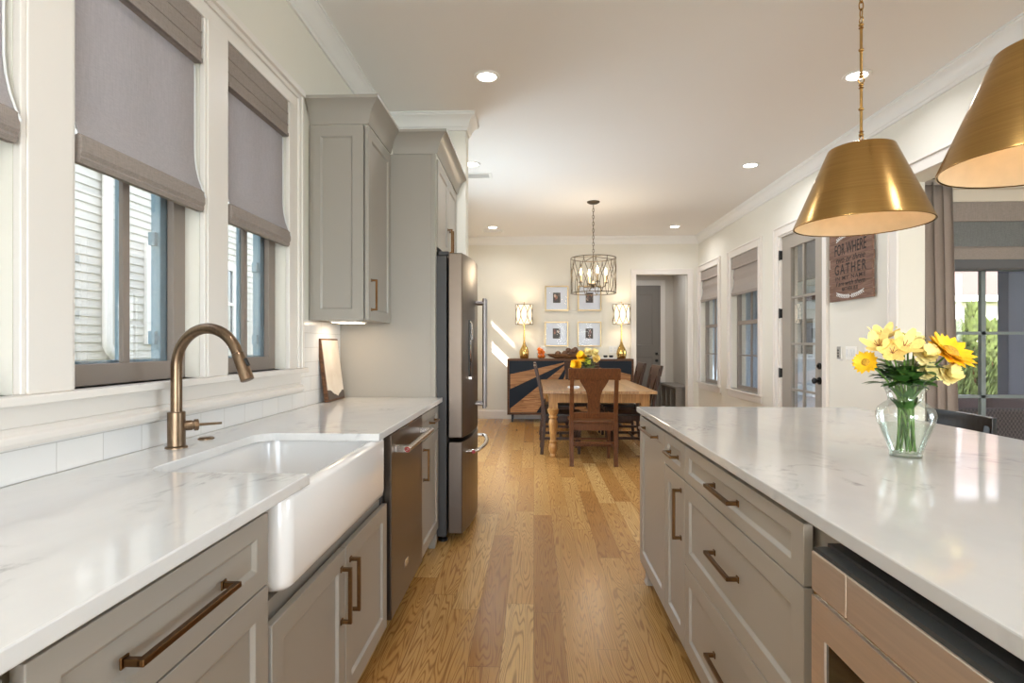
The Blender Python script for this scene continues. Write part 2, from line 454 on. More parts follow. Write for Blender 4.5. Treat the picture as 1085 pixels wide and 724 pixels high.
struct('wall_back', wall_cells(BM(), 'y', YB - .15, YB, XL - .15, XR + .19, 0, ZC, [(-0.95, 0.6, 0.6, 2.6), (0.9, 2.45, 0.6, 2.6)]), M_WALL)
struct('wall_alcove', box(XL, -0.533, 4.43, 4.60, 0, ZC), M_WALL)
# hall beyond the far doorway
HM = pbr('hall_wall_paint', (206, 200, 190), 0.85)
bm = BM(); wall_cells(bm, 'y', 11.4, 11.52, 0.9, 2.9, 0, 2.9, []); bx(bm, 2.78, 2.9, YF + .14, 11.4, 0, 2.9); bx(bm, .9, 1.0, YF + .14, 11.4, 0, 2.9)
struct('wall_hall', bm, HM)
struct('ceiling_hall', box(.9, 2.9, YF + .14, 11.5, 2.9, 3.0), M_CEIL)
# sunroom shell to the right of the opening
SYF = 4.75
struct('floor_sunroom', box(2.9, 6.2, OY0 - .5, SYF + .15, -0.06, -0.001), M_FLOOR)
struct('ceiling_sunroom', box(2.93, 6.2, OY0 - .5, SYF + .15, 2.9, 3.0), M_CEIL)
SWX0, SWX1, SWZ0, SWZ1 = 3.30, 4.75, 0.16, 2.40
struct('wall_sunroom_far', wall_cells(BM(), 'y', SYF, SYF + .14, 2.93, 6.2, 0, 2.9, [(SWX0, SWX1, SWZ0, SWZ1)]), pbr('sunroom_paint', (214, 202, 182), 0.85))
struct('wall_sunroom_right', wall_cells(BM(), 'x', 6.05, 6.2, OY0 - .5, SYF + .15, 0, 2.9, [(-0.9, 1.4, .5, 2.5)]), M_WALL)
struct('wall_sunroom_back', box(2.93, 6.2, OY0 - .6, OY0 - .46, 0, 2.9), M_WALL)
# crown mouldings (room), mitred round the alcove
CROWN = [(0, ZC - .128), (.012, ZC - .128), (.014, ZC - .108), (.022, ZC - .100), (.030, ZC - .070), (.050, ZC - .040), (.072, ZC - .026), (.074, ZC - .014), (.080, ZC - .012), (.080, ZC), (0, ZC)]
path = [(XL, YB), (XR, YB), (XR, YF), (XL, YF), (XL, 4.60), (-0.533, 4.60), (-0.533, 4.43), (XL, 4.43)]
struct('trim_1', sweep(BM(), path, CROWN, closed=True), M_CROWN, smooth=True, angle=30)
BASE = [(0, 0), (.016, 0), (.016, .125), (.010, .14), (0, .145)]
struct('baseboard_far', sweep(BM(), [(1.629, YF), (XL, YF), (XL, 4.6)], BASE), M_TRIM)
struct('baseboard_right', sweep(BM(), [(XR, 6.53), (XR, YF), (2.672, YF)], BASE), M_TRIM)
struct('baseboard_near', sweep(BM(), [(XR, 4.46), (XR, 5.32)], BASE), M_TRIM)
struct('baseboard_hall', sweep(BM(), [(2.78, YF + .14), (2.78, 11.4), (2.56, 11.4)], BASE), M_TRIM)
# casings
def casing_x(name, x, s, y0, y1, z0, z1, wd=.1, sill=True, foot=False):
    """picture-frame casing on a wall plane x, standing proud along s"""
    bm = BM(); a, b = sorted((x, x + s * .02)); a2, b2 = sorted((x + s * .02, x + s * .032)); e = .02
    for (ya, yb) in ((y0 - wd, y0), (y1, y1 + wd)):
        bx(bm, a, b, ya, yb, 0 if foot else z0, z1 + wd)
        yo = ya if ya < y0 - .01 else yb - e
        bx(bm, a2, b2, yo, yo + e, 0 if foot else z0, z1 + wd)
    bx(bm, a, b, y0, y1, z1, z1 + wd); bx(bm, a2, b2, y0 - wd + e, y1 + wd - e, z1 + wd - e, z1 + wd)
    if sill:
        bx(bm, *sorted((x - s * .05, x + s * .045)), y0 - wd - .01, y1 + wd + .01, z0 - .022, z0)
        bx(bm, a, b, y0 - wd, y1 + wd, z0 - .11, z0 - .022)
    return struct(name, bm, M_TRIM, bevel=.003)
for i, (a, b) in enumerate(RW): casing_x('trim_%d' % (2 + i), XR, -1, a, b, RZ0, RZ1, .105)
casing_x('trim_4', XR, -1, DY0, DY1, 0, DZ, .1, sill=False, foot=True)
bm = BM()
for ya, yb in ((OY1, OY1 + .1), (OY0 - .1, OY0)): bx(bm, XR - .02, XR, ya, yb, 0, OZ + .08)
bx(bm, XR - .02, XR, OY0, OY1, OZ, OZ + .08); bx(bm, XR - .035, XR, OY0 - .12, OY1 + .11, OZ + .08, OZ + .10); bx(bm, XR - .028, XR - .02, OY1 + .085, OY1 + .1, 0, OZ + .08)
struct('trim_5', bm, M_TRIM, bevel=.003)
bm = BM()
for xa, xb in ((1.617, 1.707), (2.556, 2.646)): bx(bm, xa, xb, YF - .02, YF, 0, 2.505)
bx(bm, 1.707, 2.556, YF - .02, YF, 2.415, 2.505)
for xa, xb in ((1.617, 1.635), (2.628, 2.646)): bx(bm, xa, xb, YF - .03, YF - .02, 0, 2.505)
bx(bm, 1.635, 2.628, YF - .03, YF - .02, 2.487, 2.505)
struct('trim_6', bm, M_TRIM, bevel=.003)
# kitchen window bank: mullion casings, head, stool and apron
bm = BM(); xf = -1.19
ys = [LW[0][0] - .155] + [v for p in LW for v in p] + [LW[2][1] + .13]
for i in range(0, 8, 2): bx(bm, XL, xf, ys[i], ys[i + 1], LZ0, LZ1)
for i in (2, 4): bx(bm, xf, xf + .006, ys[i] + .012, ys[i + 1] - .012, LZ0, LZ1)
bx(bm, XL, xf, ys[0], ys[7], LZ1, LZ1 + .075)
bx(bm, xf, xf + .012, ys[0], ys[7], LZ1 + .055, LZ1 + .075); bx(bm, XL, xf + .026, ys[0], ys[7] + .004, LZ1 + .075, LZ1 + .105)
bx(bm, xf, xf + .012, ys[6] + .085, ys[7], LZ0, LZ1 + .055); bx(bm, xf + .012, xf + .02, ys[7] - .022, ys[7], LZ0, LZ1 + .075)
struct('trim_7', bm, M_TRIM, bevel=.004)
bm = BM(); bx(bm, XL - .06, xf + .035, ys[0], ys[7] + .02, LZ0 - .022, LZ0); bx(bm, XL, xf + .004, ys[0], ys[7], LZ0 - .075, LZ0 - .022)
prism(bm, [(XL, 1.0), (xf + .012, 1.0), (xf + .018, 1.012), (xf + .02, 1.028), (xf + .006, 1.034), (xf + .004, 1.045), (XL, 1.045)], 'y', ys[0], ys[7])
struct('trim_8', bm, M_TRIM, bevel=.003)
# tiled backsplash
struct('backsplash', wall_cells(BM(), 'x', XL, XL + .008, 0.0, 3.478, .9145, 1.369, [(ys[0], ys[7], 1.0, 1.369)]), M_TILE)

# windows -----------------------------------------------------------
for i, (a, b) in enumerate(LW):
    g = sgroup('window_%d' % (i + 1))
    bm = BM(); fx0, fx1 = -1.288, -1.262; t = .066; m = (a + b) / 2
    bx(bm, fx0, fx1, a, a + t, LZ0, LZ1); bx(bm, fx0, fx1, b - t, b, LZ0, LZ1); bx(bm, fx0, fx1, a + t, b - t, LZ0, LZ0 + .062); bx(bm, fx0, fx1, a + t, b - t, LZ1 - .05, LZ1)
    bx(bm, -1.276, -1.262, m - .022, m + .008, LZ0 + .062, LZ1 - .05)
    struct('window_frame', bm, M_TAUPE, g, bevel=.002)
    bm = BM(); bx(bm, -1.314, -1.300, m + .012, m + .034, LZ0 + .05, LZ1 - .05)
    bx(bm, -1.315, -1.290, b - .095, b, LZ0, LZ1); bx(bm, -1.33, -1.315, b - .085, b - .03, LZ0, LZ1); bx(bm, -1.315, -1.290, a, a + .075, LZ0, LZ1)
    bx(bm, -1.315, -1.290, a + .075, b - .095, LZ0 + .03, LZ0 + .07); bx(bm, -1.315, -1.290, a + .075, b - .095, LZ1 - .06, LZ1)
    for zz in (1.24, 1.58, 1.92): bx(bm, -1.322, -1.300, b - .112, b - .094, zz, zz + .045)
    struct('outer_frame', bm, M_BLUE, g)
    struct('glass_pane', box(-1.288, -1.285, a + t, b - t, LZ0 + .06, LZ1 - .05), M_GLASS, g)
for i, (a, b) in enumerate(RW):
    g = sgroup('window_%d' % (i + 4)); bm = BM(); x0, x1 = XR + .07, XR + .12; t = .05
    bx(bm, x0, x1, a, a + t, RZ0, RZ1); bx(bm, x0, x1, b - t, b, RZ0, RZ1); bx(bm, x0, x1, a + t, b - t, RZ0, RZ0 + .05); bx(bm, x0, x1, a + t, b - t, RZ1 - .05, RZ1)
    bx(bm, x0 - .01, x1, a + t, b - t, 1.515, 1.565)
    struct('window_frame', bm, M_TAUPE, g, bevel=.002)
    bm = BM(); m = (a + b) / 2
    bx(bm, x0 + .012, x0 + .034, m - .011, m + .011, RZ0 + .05, RZ1 - .05)
    for zz in (1.10, 1.98): bx(bm, x0 + .012, x0 + .034, a + t, b - t, zz - .009, zz + .009)
    struct('muntin', bm, M_TAUPE, g)
    struct('glass_pane', box(x0 + .02, x0 + .024, a + t, b - t, RZ0 + .05, RZ1 - .05), M_GLASS, g)
g = sgroup('window_6'); bm = BM(); y0, y1 = SYF + .05, SYF + .10; t = .06
bx(bm, SWX0, SWX0 + t, y0, y1, SWZ0, SWZ1); bx(bm, SWX1 - t, SWX1, y0, y1, SWZ0, SWZ1); bx(bm, SWX0 + t, SWX1 - t, y0, y1, SWZ0, SWZ0 + .09); bx(bm, SWX0 + t, SWX1 - t, y0, y1, SWZ1 - .05, SWZ1)
struct('window_frame', bm, M_TAUPE, g, bevel=.002)
bm = BM(); bx(bm, 3.685, 3.722, y0 + .01, y1 - .005, SWZ0 + .09, SWZ1 - .05)
bx(bm, 4.1, 4.137, y0 + .01, y1 - .005, SWZ0 + .09, SWZ1 - .05)
for zz in (.812, 1.336, 1.86): bx(bm, SWX0 + t, SWX1 - t, y0 + .01, y1 - .005, zz - .012, zz + .012)
struct('muntin', bm, pbr('muntin_grey', (112, 120, 118), .5), g)
struct('glass_pane', box(SWX0 + t, SWX1 - t, y0 + .02, y0 + .024, SWZ0 + .09, SWZ1 - .05), M_GLASS, g)
bm = BM()
for a, b, c, d in ((SWX0 - .1, SWX1 + .1, SWZ1, SWZ1 + .1), (SWX0 - .1, SWX0, 0.15, SWZ1), (SWX1, SWX1 + .1, 0.15, SWZ1)): bx(bm, a, b, SYF - .02, SYF, c, d)
bx(bm, SWX0 - .13, SWX1 + .13, SYF - .045, SYF, SWZ1 + .1, SWZ1 + .125)
struct('trim_9', bm, pbr('sunroom_trim', (216, 204, 186), .5), bevel=.003)
for i, (a, b) in enumerate(((-0.95, 0.6), (0.9, 2.45))):
    g = sgroup('window_%d' % (7 + i)); bm = BM()
    bx(bm, a, a + .05, YB - .1, YB - .05, .6, 2.6); bx(bm, b - .05, b, YB - .1, YB - .05, .6, 2.6); bx(bm, a + .05, b - .05, YB - .1, YB - .05, .6, .65); bx(bm, a + .05, b - .05, YB - .1, YB - .05, 2.55, 2.6)
    m = (a + b) / 2; bx(bm, m - .02, m + .02, YB - .1, YB - .05, .65, 2.55); bx(bm, a + .05, b - .05, YB - .1, YB - .05, 1.58, 1.62)
    struct('window_frame', bm, M_TAUPE, g)

g = sgroup('window_9'); bm = BM()
for q in ((5.0, 5.05, .6, 2.5), (6.65, 6.7, .6, 2.5), (5.05, 6.65, .6, .65), (5.05, 6.65, 2.45, 2.5), (5.83, 5.87, .65, 2.45), (5.05, 6.65, 1.53, 1.57)): bx(bm, XL - .08, XL - .03, *q)
struct('window_frame', bm, M_TAUPE, g)

# french door ------------------------------------------------------
g = sgroup('door_1'); x0, x1 = XR + .02, XR + .064; a, b = 5.49, 6.405
ga, gb, gz0, gz1 = 5.665, 6.20, .27, 2.285
struct('door_leaf', wall_cells(BM(), 'x', x0, x1, a, b, 0.01, 2.43, [(ga, gb, gz0, gz1)]), M_DOOR, g)
bm = BM(); m = (ga + gb) / 2; bx(bm, x0 + .008, x1 - .008, m - .012, m + .012, gz0, gz1)
for zz in (.763, 1.25, 1.746): bx(bm, x0 + .008, x1 - .008, ga, gb, zz - .012, zz + .012)
struct('muntin', bm, M_DOOR, g, bevel=.002)
struct('glass_pane', box(x0 + .02, x0 + .024, ga, gb, gz0, gz1), M_GLASS, g)
for zz in (2.235, 1.59, .93):
    bm = BM(); bx(bm, XR - .002, XR + .02, 6.398, 6.43, zz - .05, zz + .05); tube(bm, [(XR - .005, 6.415, zz - .055), (XR - .005, 6.415, zz + .055)], .008, 8)
    struct('hinge', bm, M_BLACK, g)
for zz, r in ((.893, .032), (1.035, .028)):
    bm = BM(); tube(bm, [(x0, 5.575, zz), (x0 - .012, 5.575, zz)], r + .004, 20)
    if r > .03:
        tube(bm, [(x0 - .012, 5.575, zz), (x0 - .035, 5.575, zz), (x0 - .04, 5.575, zz), (x0 - .06, 5.575, zz), (x0 - .072, 5.575, zz)], [.012, .012, .026, .031, .016], 20)
    else: bx(bm, x0 - .03, x0 - .012, 5.57, 5.58, zz - .014, zz + .014)
    struct('door_knob' if r > .03 else 'deadbolt', bm, M_BLACK, g, smooth=True)
struct('door_jamb', bx(bx(box(XR, XR + .19, DY0, 5.488, 0, DZ), XR, XR + .19, 6.407, DY1, 0, DZ), XR, XR + .19, 5.488, 6.407, 2.433, DZ), M_TRIM, g)
# hall door
g = sgroup('door_2'); a, b = 1.60, 2.515
bm = BM(); bx(bm, a, b, 11.345, 11.385, 0.01, 2.42)
o = struct('door_leaf', bm, M_DOORH, g)
for z0_, z1_ in ((.2, 1.02), (1.22, 2.27)):
    struct('door_panel', shaker(BM(), '-y', a + .14, b - .14, z0_, z1_, -11.36, -11.335, .02, .007, .012), M_DOORH, g)
for zz in (.93, 1.07):
    bm = BM(); tube(bm, [(b - .075, 11.345, zz), (b - .075, 11.33, zz), (b - .075, 11.31, zz), (b - .075, 11.29, zz)], [.03, .03, .028, .02] if zz > 1 else [.03, .016, .03, .02], 16)
    struct('door_knob', bm, M_BLACK, g, smooth=True)
struct('door_casing', bx(bx(box(b + .005, b + .10, 11.37, 11.4, 0, 2.53), a - .1, a - .005, 11.37, 11.4, 0, 2.53), a - .005, b + .005, 11.37, 11.4, 2.43, 2.53), M_TRIM, g, bevel=.003)

# ------------------------------------------------------------------ left run of base cabinets
FW, BW = -0.585, -0.618                      # door face and carcass face
G_BASE, G_ISL = 'painted base cabinets under the left counter', 'painted cabinets of the island'
def carcass(bm, y0, y1, zt=.884, back=-1.205, toe=.10):
    bx(bm, back, BW, y0, y1, toe, zt); bx(bm, back, BW - .06, y0 + .002, y1 - .002, 0.0, toe); return bm
def cab(name, label, cat, y0, y1, group=G_BASE, zt=.884):
    t = thing(name, label, cat, (-.9, (y0 + y1) / 2, 0), group)
    obj('body', carcass(BM(), y0, y1, zt), M_CAB, t); return t
def front(t, kind, o, u0, u1, v0, v1, wf, m, handle=None, rail=.057, thick=.02, rv=None):
    d = obj(kind, shaker(BM(), o, u0, u1, v0, v1, wf - thick, wf, rail, rv=rv), m, t, bevel=.0018)
    if handle: obj('handle', pull(o, *handle[:2], wf, handle[2], handle[3]), M_BRONZE, d, bevel=.0015)
    return d
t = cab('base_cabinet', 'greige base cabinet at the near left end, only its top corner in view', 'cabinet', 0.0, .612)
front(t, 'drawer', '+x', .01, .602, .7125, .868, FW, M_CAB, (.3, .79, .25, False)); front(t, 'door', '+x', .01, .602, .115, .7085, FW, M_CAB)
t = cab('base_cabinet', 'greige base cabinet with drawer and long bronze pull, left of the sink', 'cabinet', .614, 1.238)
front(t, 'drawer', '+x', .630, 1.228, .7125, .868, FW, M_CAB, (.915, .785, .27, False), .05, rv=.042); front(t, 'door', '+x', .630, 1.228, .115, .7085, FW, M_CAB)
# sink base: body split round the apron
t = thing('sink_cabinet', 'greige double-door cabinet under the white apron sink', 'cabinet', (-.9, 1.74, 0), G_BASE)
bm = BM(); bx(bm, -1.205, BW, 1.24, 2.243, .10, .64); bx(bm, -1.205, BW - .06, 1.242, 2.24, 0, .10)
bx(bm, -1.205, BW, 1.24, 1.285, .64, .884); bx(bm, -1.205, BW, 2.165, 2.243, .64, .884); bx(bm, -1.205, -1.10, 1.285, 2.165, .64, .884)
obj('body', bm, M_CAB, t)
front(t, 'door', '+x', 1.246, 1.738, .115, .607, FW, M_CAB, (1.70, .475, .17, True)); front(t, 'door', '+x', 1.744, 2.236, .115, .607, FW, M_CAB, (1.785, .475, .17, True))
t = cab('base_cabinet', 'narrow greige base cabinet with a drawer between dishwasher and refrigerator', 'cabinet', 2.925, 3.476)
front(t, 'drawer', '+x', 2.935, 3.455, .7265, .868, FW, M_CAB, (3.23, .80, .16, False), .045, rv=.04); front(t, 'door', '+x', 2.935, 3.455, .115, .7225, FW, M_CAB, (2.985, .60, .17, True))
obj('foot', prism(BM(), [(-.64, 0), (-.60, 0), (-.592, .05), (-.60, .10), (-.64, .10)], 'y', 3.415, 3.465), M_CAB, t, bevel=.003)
# dishwasher
t = thing('dishwasher', 'dark stainless dishwasher with a bar handle under the left counter', 'dishwasher', (-.9, 2.58, 0))
obj('body', bx(box(-1.2, -.612, 2.247, 2.922, .10, .884), -1.2, -.66, 2.25, 2.92, .001, .10), M_FRIDGE, t)
bm = box(-.611, -.578, 2.283, 2.919, .115, .872)
d = obj('door', bm, M_STEEL, t, bevel=.004)
obj('control_strip', box(-.60, -.5795, 2.29, 2.912, .864, .8765), M_BLACKG, d)
obj('vent', bx(bx(bx(box(-.61, -.606, 2.252, 2.276, .76, .765), -.61, -.606, 2.252, 2.276, .775, .78), -.61, -.606, 2.252, 2.276, .745, .75), -.61, -.606, 2.252, 2.276, .73, .735), M_BLACK, t)
bm = BM(); zz = .805
tube(bm, [(-.522, 2.325, zz), (-.522, 2.877, zz)], .0135, 16)
for yy in (2.345, 2.857): bx(bm, -.579, -.522, yy - .016, yy + .016, zz - .015, zz + .015)
hd = obj('handle', bm, M_STEELB, d, bevel=.003)
bm = BM(); tube(bm, [(-.522, 2.326, zz), (-.522, 2.3215, zz)], .0125, 20); obj('end_badge', bm, M_RED, hd)
bm = BM(); ring(bm, (-.522, 2.3225, zz), .0125, .002, 24, 'y'); ring(bm, (-.522, 2.321, zz), .005, .0012, 16, 'y'); obj('badge_ring', bm, M_STEELB, hd)
bm = box(-.579, -.5755, 2.52, 2.585, .235, .268); obj('logo_plate', bm, M_STEELB, d, bevel=.001)

# countertop in the shape of the run with a sink notch open to the front
def slab_poly(bm, outer, z0, z1): return prism(bm, outer, 'z', z0, z1)
CX0, CX1 = -1.202, -0.562
def arc(cx, cy, r, a0, a1, n=8): return [(cx + r * math.cos(math.radians(a0 + (a1 - a0) * i / n)), cy + r * math.sin(math.radians(a0 + (a1 - a0) * i / n))) for i in range(n + 1)]
poly = [(CX0, -.3), (CX1, -.3), (CX1, 1.405)] + arc(-.93, 1.475, .07, 270, 180) + arc(-.93, 1.97, .07, 180, 90) + [(CX1, 2.04), (CX1, 3.474), (CX0, 3.474)]
o = obj('countertop', slab_poly(BM(), poly, .886, .914), M_QUARTZ, bevel=.003); tag(o, 'long white quartz countertop under the kitchen windows', 'countertop'); center(o)

# apron sink
t = thing('apron_sink', 'white farmhouse apron sink set in the left counter', 'sink', (-.8, 1.725, .65))
SX0, SX1, SY0, SY1, SZ0, SZ1 = -1.045, -.568, 1.292, 2.158, .652, .885
def rrect(x0, x1, y0, y1, rb, rf, n=6):
    return arc(x0 + rb, y0 + rb, rb, 180, 270, n) + arc(x1 - rf, y0 + rf, rf, 270, 360, n) + arc(x1 - rf, y1 - rf, rf, 0, 90, n) + arc(x0 + rb, y1 - rb, rb, 90, 180, n)
def loops(bm, ls, cap0=True, cap1=True):
    rows = [[bm.verts.new((p[0], p[1], z)) for p in L] for L, z in ls]
    for a, b in zip(rows, rows[1:]):
        for i in range(len(a)): j = (i + 1) % len(a); bm.faces.new((a[i], a[j], b[j], b[i]))
    if cap0: bm.faces.new(rows[0])
    if cap1: bm.faces.new(rows[-1])
bm = BM()
o_ = lambda d: rrect(SX0 + d, SX1 - d, SY0 + d, SY1 - d, .03, .035)
i_ = lambda d, r=.06: rrect(-1.018 + d, -.605 - d, 1.325 + d, 2.125 - d, r, r)
loops(bm, [(o_(.03), SZ0), (o_(.012), SZ0 + .006), (o_(.003), SZ0 + .018), (o_(0), SZ0 + .035), (o_(0), SZ1 - .014), (o_(.003), SZ1 - .005), (o_(.012), SZ1),
           (i_(-.006), SZ1), (i_(0), SZ1 - .004), (i_(.002), SZ1 - .02), (i_(.012), SZ0 + .075), (i_(.022), SZ0 + .045), (i_(.05), SZ0 + .03)])
obj('basin', bm, M_PORC, t, smooth=True, angle=50)
bm = BM(); tube(bm, [(-.80, 1.725, SZ0 + .0305), (-.80, 1.725, SZ0 + .034)], .055, 28); obj('drain', bm, M_FAUCET, t)
bm = BM(); ring(bm, (0, 0, 0), 1, .14, 24, 'x', 6)
for v in bm.verts: v.co = Vector((v.co.x * .004 - 1.0168, v.co.y * .011 + 1.56, v.co.z * .006 + .835))
obj('maker_mark', bm, pbr('mark_grey', (120, 122, 128), .4), t)

# faucet
FXC, FYC = -1.12, 1.735
t = thing('kitchen_faucet', 'champagne bronze gooseneck kitchen faucet with a side lever behind the sink', 'faucet', (FXC, FYC, .914))
bm = BM(); lathe(bm, [(.032, 0), (.032, .004), (.028, .007), (.0255, .008), (.0255, .112), (.023, .114)], FXC, FYC, 32, .914); obj('base', bm, M_FAUCET, t, smooth=True)
AZ = math.radians(-12); ux, uy = math.cos(AZ), math.sin(AZ)       # the spout swings out over the basin
R = .116; zc = .914 + .258
pts = [(0, .112)] + [(0, .16), (0, .22), (0, zc - .914)] + [(R - R * math.cos(math.radians(a)), zc - .914 + R * math.sin(math.radians(a))) for a in range(8, 165, 8)]
a = math.radians(162); last = pts[-1]
SPD = []
bm = BM(); tube(bm, [(FXC + ux * p, FYC + uy * p, .914 + z) for p, z in pts], .0166, 24); obj('spout', bm, M_FAUCET, t, smooth=True, angle=60)
dx, dz = pts[-1][0] - pts[-2][0], pts[-1][1] - pts[-2][1]; L = math.hypot(dx, dz); dx /= L; dz /= L
P_ = lambda s: (FXC + ux * (last[0] + dx * s), FYC + uy * (last[0] + dx * s), .914 + last[1] + dz * s)
bm = BM(); tube(bm, [P_(0.001), P_(.003), P_(.02), P_(.088), P_(.090)], [.0166, .0180, .0184, .0198, .0165], 20); sp = obj('spray_head', bm, M_FAUCET, t, smooth=True)
q = P_(.026); q2 = P_(.05); ox = (-dz * .018); oz = (dx * .018)
bm = BM(); tube(bm, [(q[0] - dz * ux * .0185, q[1] - dz * uy * .0185, q[2] + dx * .0185), (q2[0] - dz * ux * .021, q2[1] - dz * uy * .021, q2[2] + dx * .021)], .006, 8); obj('spray_button', bm, M_BLACK, sp)
bm = BM(); lx, ly = math.cos(math.radians(38)), math.sin(math.radians(38)); zz = .914 + .068
LP = lambda s: (FXC + lx * s, FYC + ly * s, zz)
tube(bm, [LP(.02), LP(.043), LP(.044), LP(.048), LP(.049), LP(.060), LP(.062)], [.016, .016, .014, .014, .0185, .0185, .015], 20); hub = obj('handle_hub', bm, M_FAUCET, t, smooth=True)
bm = BM(); tube(bm, [LP(.06), LP(.09), LP(.128)], [.0052, .0042, .0038], 12); obj('lever', bm, M_FAUCET, hub, smooth=True)
t = thing('air_switch', 'small round bronze button set in the counter beside the faucet', 'button', (-1.125, 1.905, .914))
bm = BM(); lathe(bm, [(.026, 0), (.026, .003), (.022, .006), (.019, .0045)], -1.125, 1.905, 28, .914); obj('base_ring', bm, M_FAUCET, t, smooth=True)
bm = BM(); lathe(bm, [(.018, .001), (.018, .006), (.012, .0075)], -1.125, 1.905, 28, .914); obj('button', bm, M_FAUCET, t, smooth=True)

# ------------------------------------------------------------------ fridge surround, refrigerator, wall cabinet
CABCR = lambda z: [(0, z), (.006, z), (.010, z + .012), (.014, z + .03), (.026, z + .062), (.046, z + .09), (.068, z + .108), (.076, z + .112), (.076, z + .128), (0, z + .128)]
t = thing('refrigerator_cabinet', 'tall greige panel and cabinet built over the refrigerator', 'cabinet', (-.9, 3.95, 0))
obj('side_panel', bx(box(-1.205, -.632, 3.480, 3.512, 0, 2.42), -.632, -.606, 3.476, 3.518, 0, 2.42), M_CAB, t, bevel=.002)
obj('body', box(-1.205, -.622, 3.514, 4.425, 1.845, 2.42), M_CAB, t)
obj('end_stile', box(-.66, -.606, 4.40, 4.428, 0, 2.42), M_CAB, t)
for u0, u1, hu in ((3.522, 3.958, 3.925), (3.962, 4.396, 4.0)): front(t, 'door', '+x', u0, u1, 1.85, 2.40, -.598, M_CAB, (hu, 1.96, .17, True))
obj('crown', sweep(BM(), [(-.87, 3.478), (-.602, 3.478), (-.602, 4.428)], CABCR(2.418), side=-1), M_CAB, t, smooth=True)
t = thing('wall_cabinet', 'greige upper cabinet with crown beside the window', 'cabinet', (-1.05, 3.24, 1.37))
obj('body', box(-1.205, -.91, 3.02, 3.474, 1.375, 2.42), M_CAB, t)
obj('end_panel', shaker(BM(), '-y', -1.205, -.912, 1.37, 2.42, -3.02, -3.0, .06), M_CAB, t, bevel=.0015)
front(t, 'door', '+x', 3.004, 3.470, 1.372, 2.412, -.884, M_CAB, (3.055, 1.51, .17, True))
obj('crown', sweep(BM(), [(-1.2, 3.0), (-.888, 3.0), (-.888, 3.47)], CABCR(2.42), side=-1), M_CAB, t, smooth=True)
t = thing('under_cabinet_light', 'slim lit puck light under the upper cabinet', 'light', (-1.03, 3.2, 1.355))
obj('housing', box(-1.14, -.98, 3.12, 3.30, 1.366, 1.3745), M_WHITE, t)
obj('lens', box(-1.13, -.99, 3.13, 3.29, 1.362, 1.366), emit('lens_warm', (255, 226, 186), 5), t)
lamp('lamp', 'AREA', (-1.06 + 1.03, 0.01, 0.004), 0.55, (1, .84, .66), rot=(0, 0, 0), parent=t, shape='RECTANGLE', size=.13, size_y=.15)

t = thing('refrigerator', 'tall dark stainless french-door refrigerator', 'refrigerator', (-.85, 3.97, 0))
FY0, FY1 = 3.528, 4.392
obj('body', bx(box(-1.2, -.545, FY0, FY1, .035, 1.80), -.60, -.53, FY0, FY0 + .06, 1.80, 1.825), M_FRIDGE, t, bevel=.006)
for yy in (FY0 + .045, FY1 - .045): bm = BM(); lathe(bm, [(.03, 0), (.03, .012), (.018, .02), (.018, .036)], -.575, yy, 20); obj('foot', bm, M_BLACK, t, smooth=True)
def curved(bm, y0, y1, z0, z1, xb=-.535, n=10):
    """door slab whose front bows out over the width of the whole refrigerator"""
    def xf(y): s_ = (y - (FY0 + FY1) / 2) / ((FY1 - FY0) / 2); return -.447 + .045 * (1 - s_ * s_)
    prism(bm, [(xb, y0)] + [(xf(y0 + (y1 - y0) * i / n), y0 + (y1 - y0) * i / n) for i in range(n + 1)] + [(xb, y1)], 'z', z0, z1); return bm
ym = (FY0 + FY1) / 2
dl = obj('door', curved(BM(), FY0, ym - .002, .655, 1.815), M_STEEL, t, bevel=.006)
dr = obj('door', curved(BM(), ym + .002, FY1, .655, 1.815), M_STEEL, t, bevel=.006)
fz = obj('freezer_drawer', curved(BM(), FY0, FY1, .055, .630), M_STEEL, t, bevel=.006)
for d, yy in ((dl, ym - .045), (dr, ym + .045)):
    bm = BM(); tube(bm, [(-.342, yy, .80), (-.342, yy, 1.56)], .0135, 14)
    for zz in (.83, 1.53): tube(bm, [(-.405, yy, zz), (-.345, yy, zz)], .012, 12)
    obj('handle', bm, M_STEELD, d, smooth=True)
bm = BM(); tube(bm, [(-.430, FY0 + .10, .555), (-.385, FY0 + .095, .555), (-.362, FY0 + .14, .555)] + [(-.362 + .03 * math.sin(PI * i / 8), FY0 + .14 + (FY1 - FY0 - .28) * i / 8, .555) for i in range(1, 8)] + [(-.362, FY1 - .14, .555), (-.385, FY1 - .095, .555), (-.430, FY1 - .10, .555)], .0135, 12)
hd = obj('handle', bm, M_STEELB, fz, smooth=True)
bm = BM(); tube(bm, [(-.385, FY0 + .084, .555), (-.385, FY0 + .079, .555)], .012, 16); obj('end_badge', bm, M_RED, hd)
obj('dispenser', bx(box(-.425, -.4135, FY0 + .14, FY0 + .33, 1.03, 1.40), -.42, -.408, FY0 + .15, FY0 + .32, 1.27, 1.385), M_BLACKG, dl, bevel=.003)
obj('dispenser_tray', box(-.425, -.404, FY0 + .145, FY0 + .325, 1.015, 1.03), M_STEELB, dl)
obj('logo_plate', box(-.425, -.408, FY1 - .30, FY1 - .24, .20, .25), M_STEELB, fz)

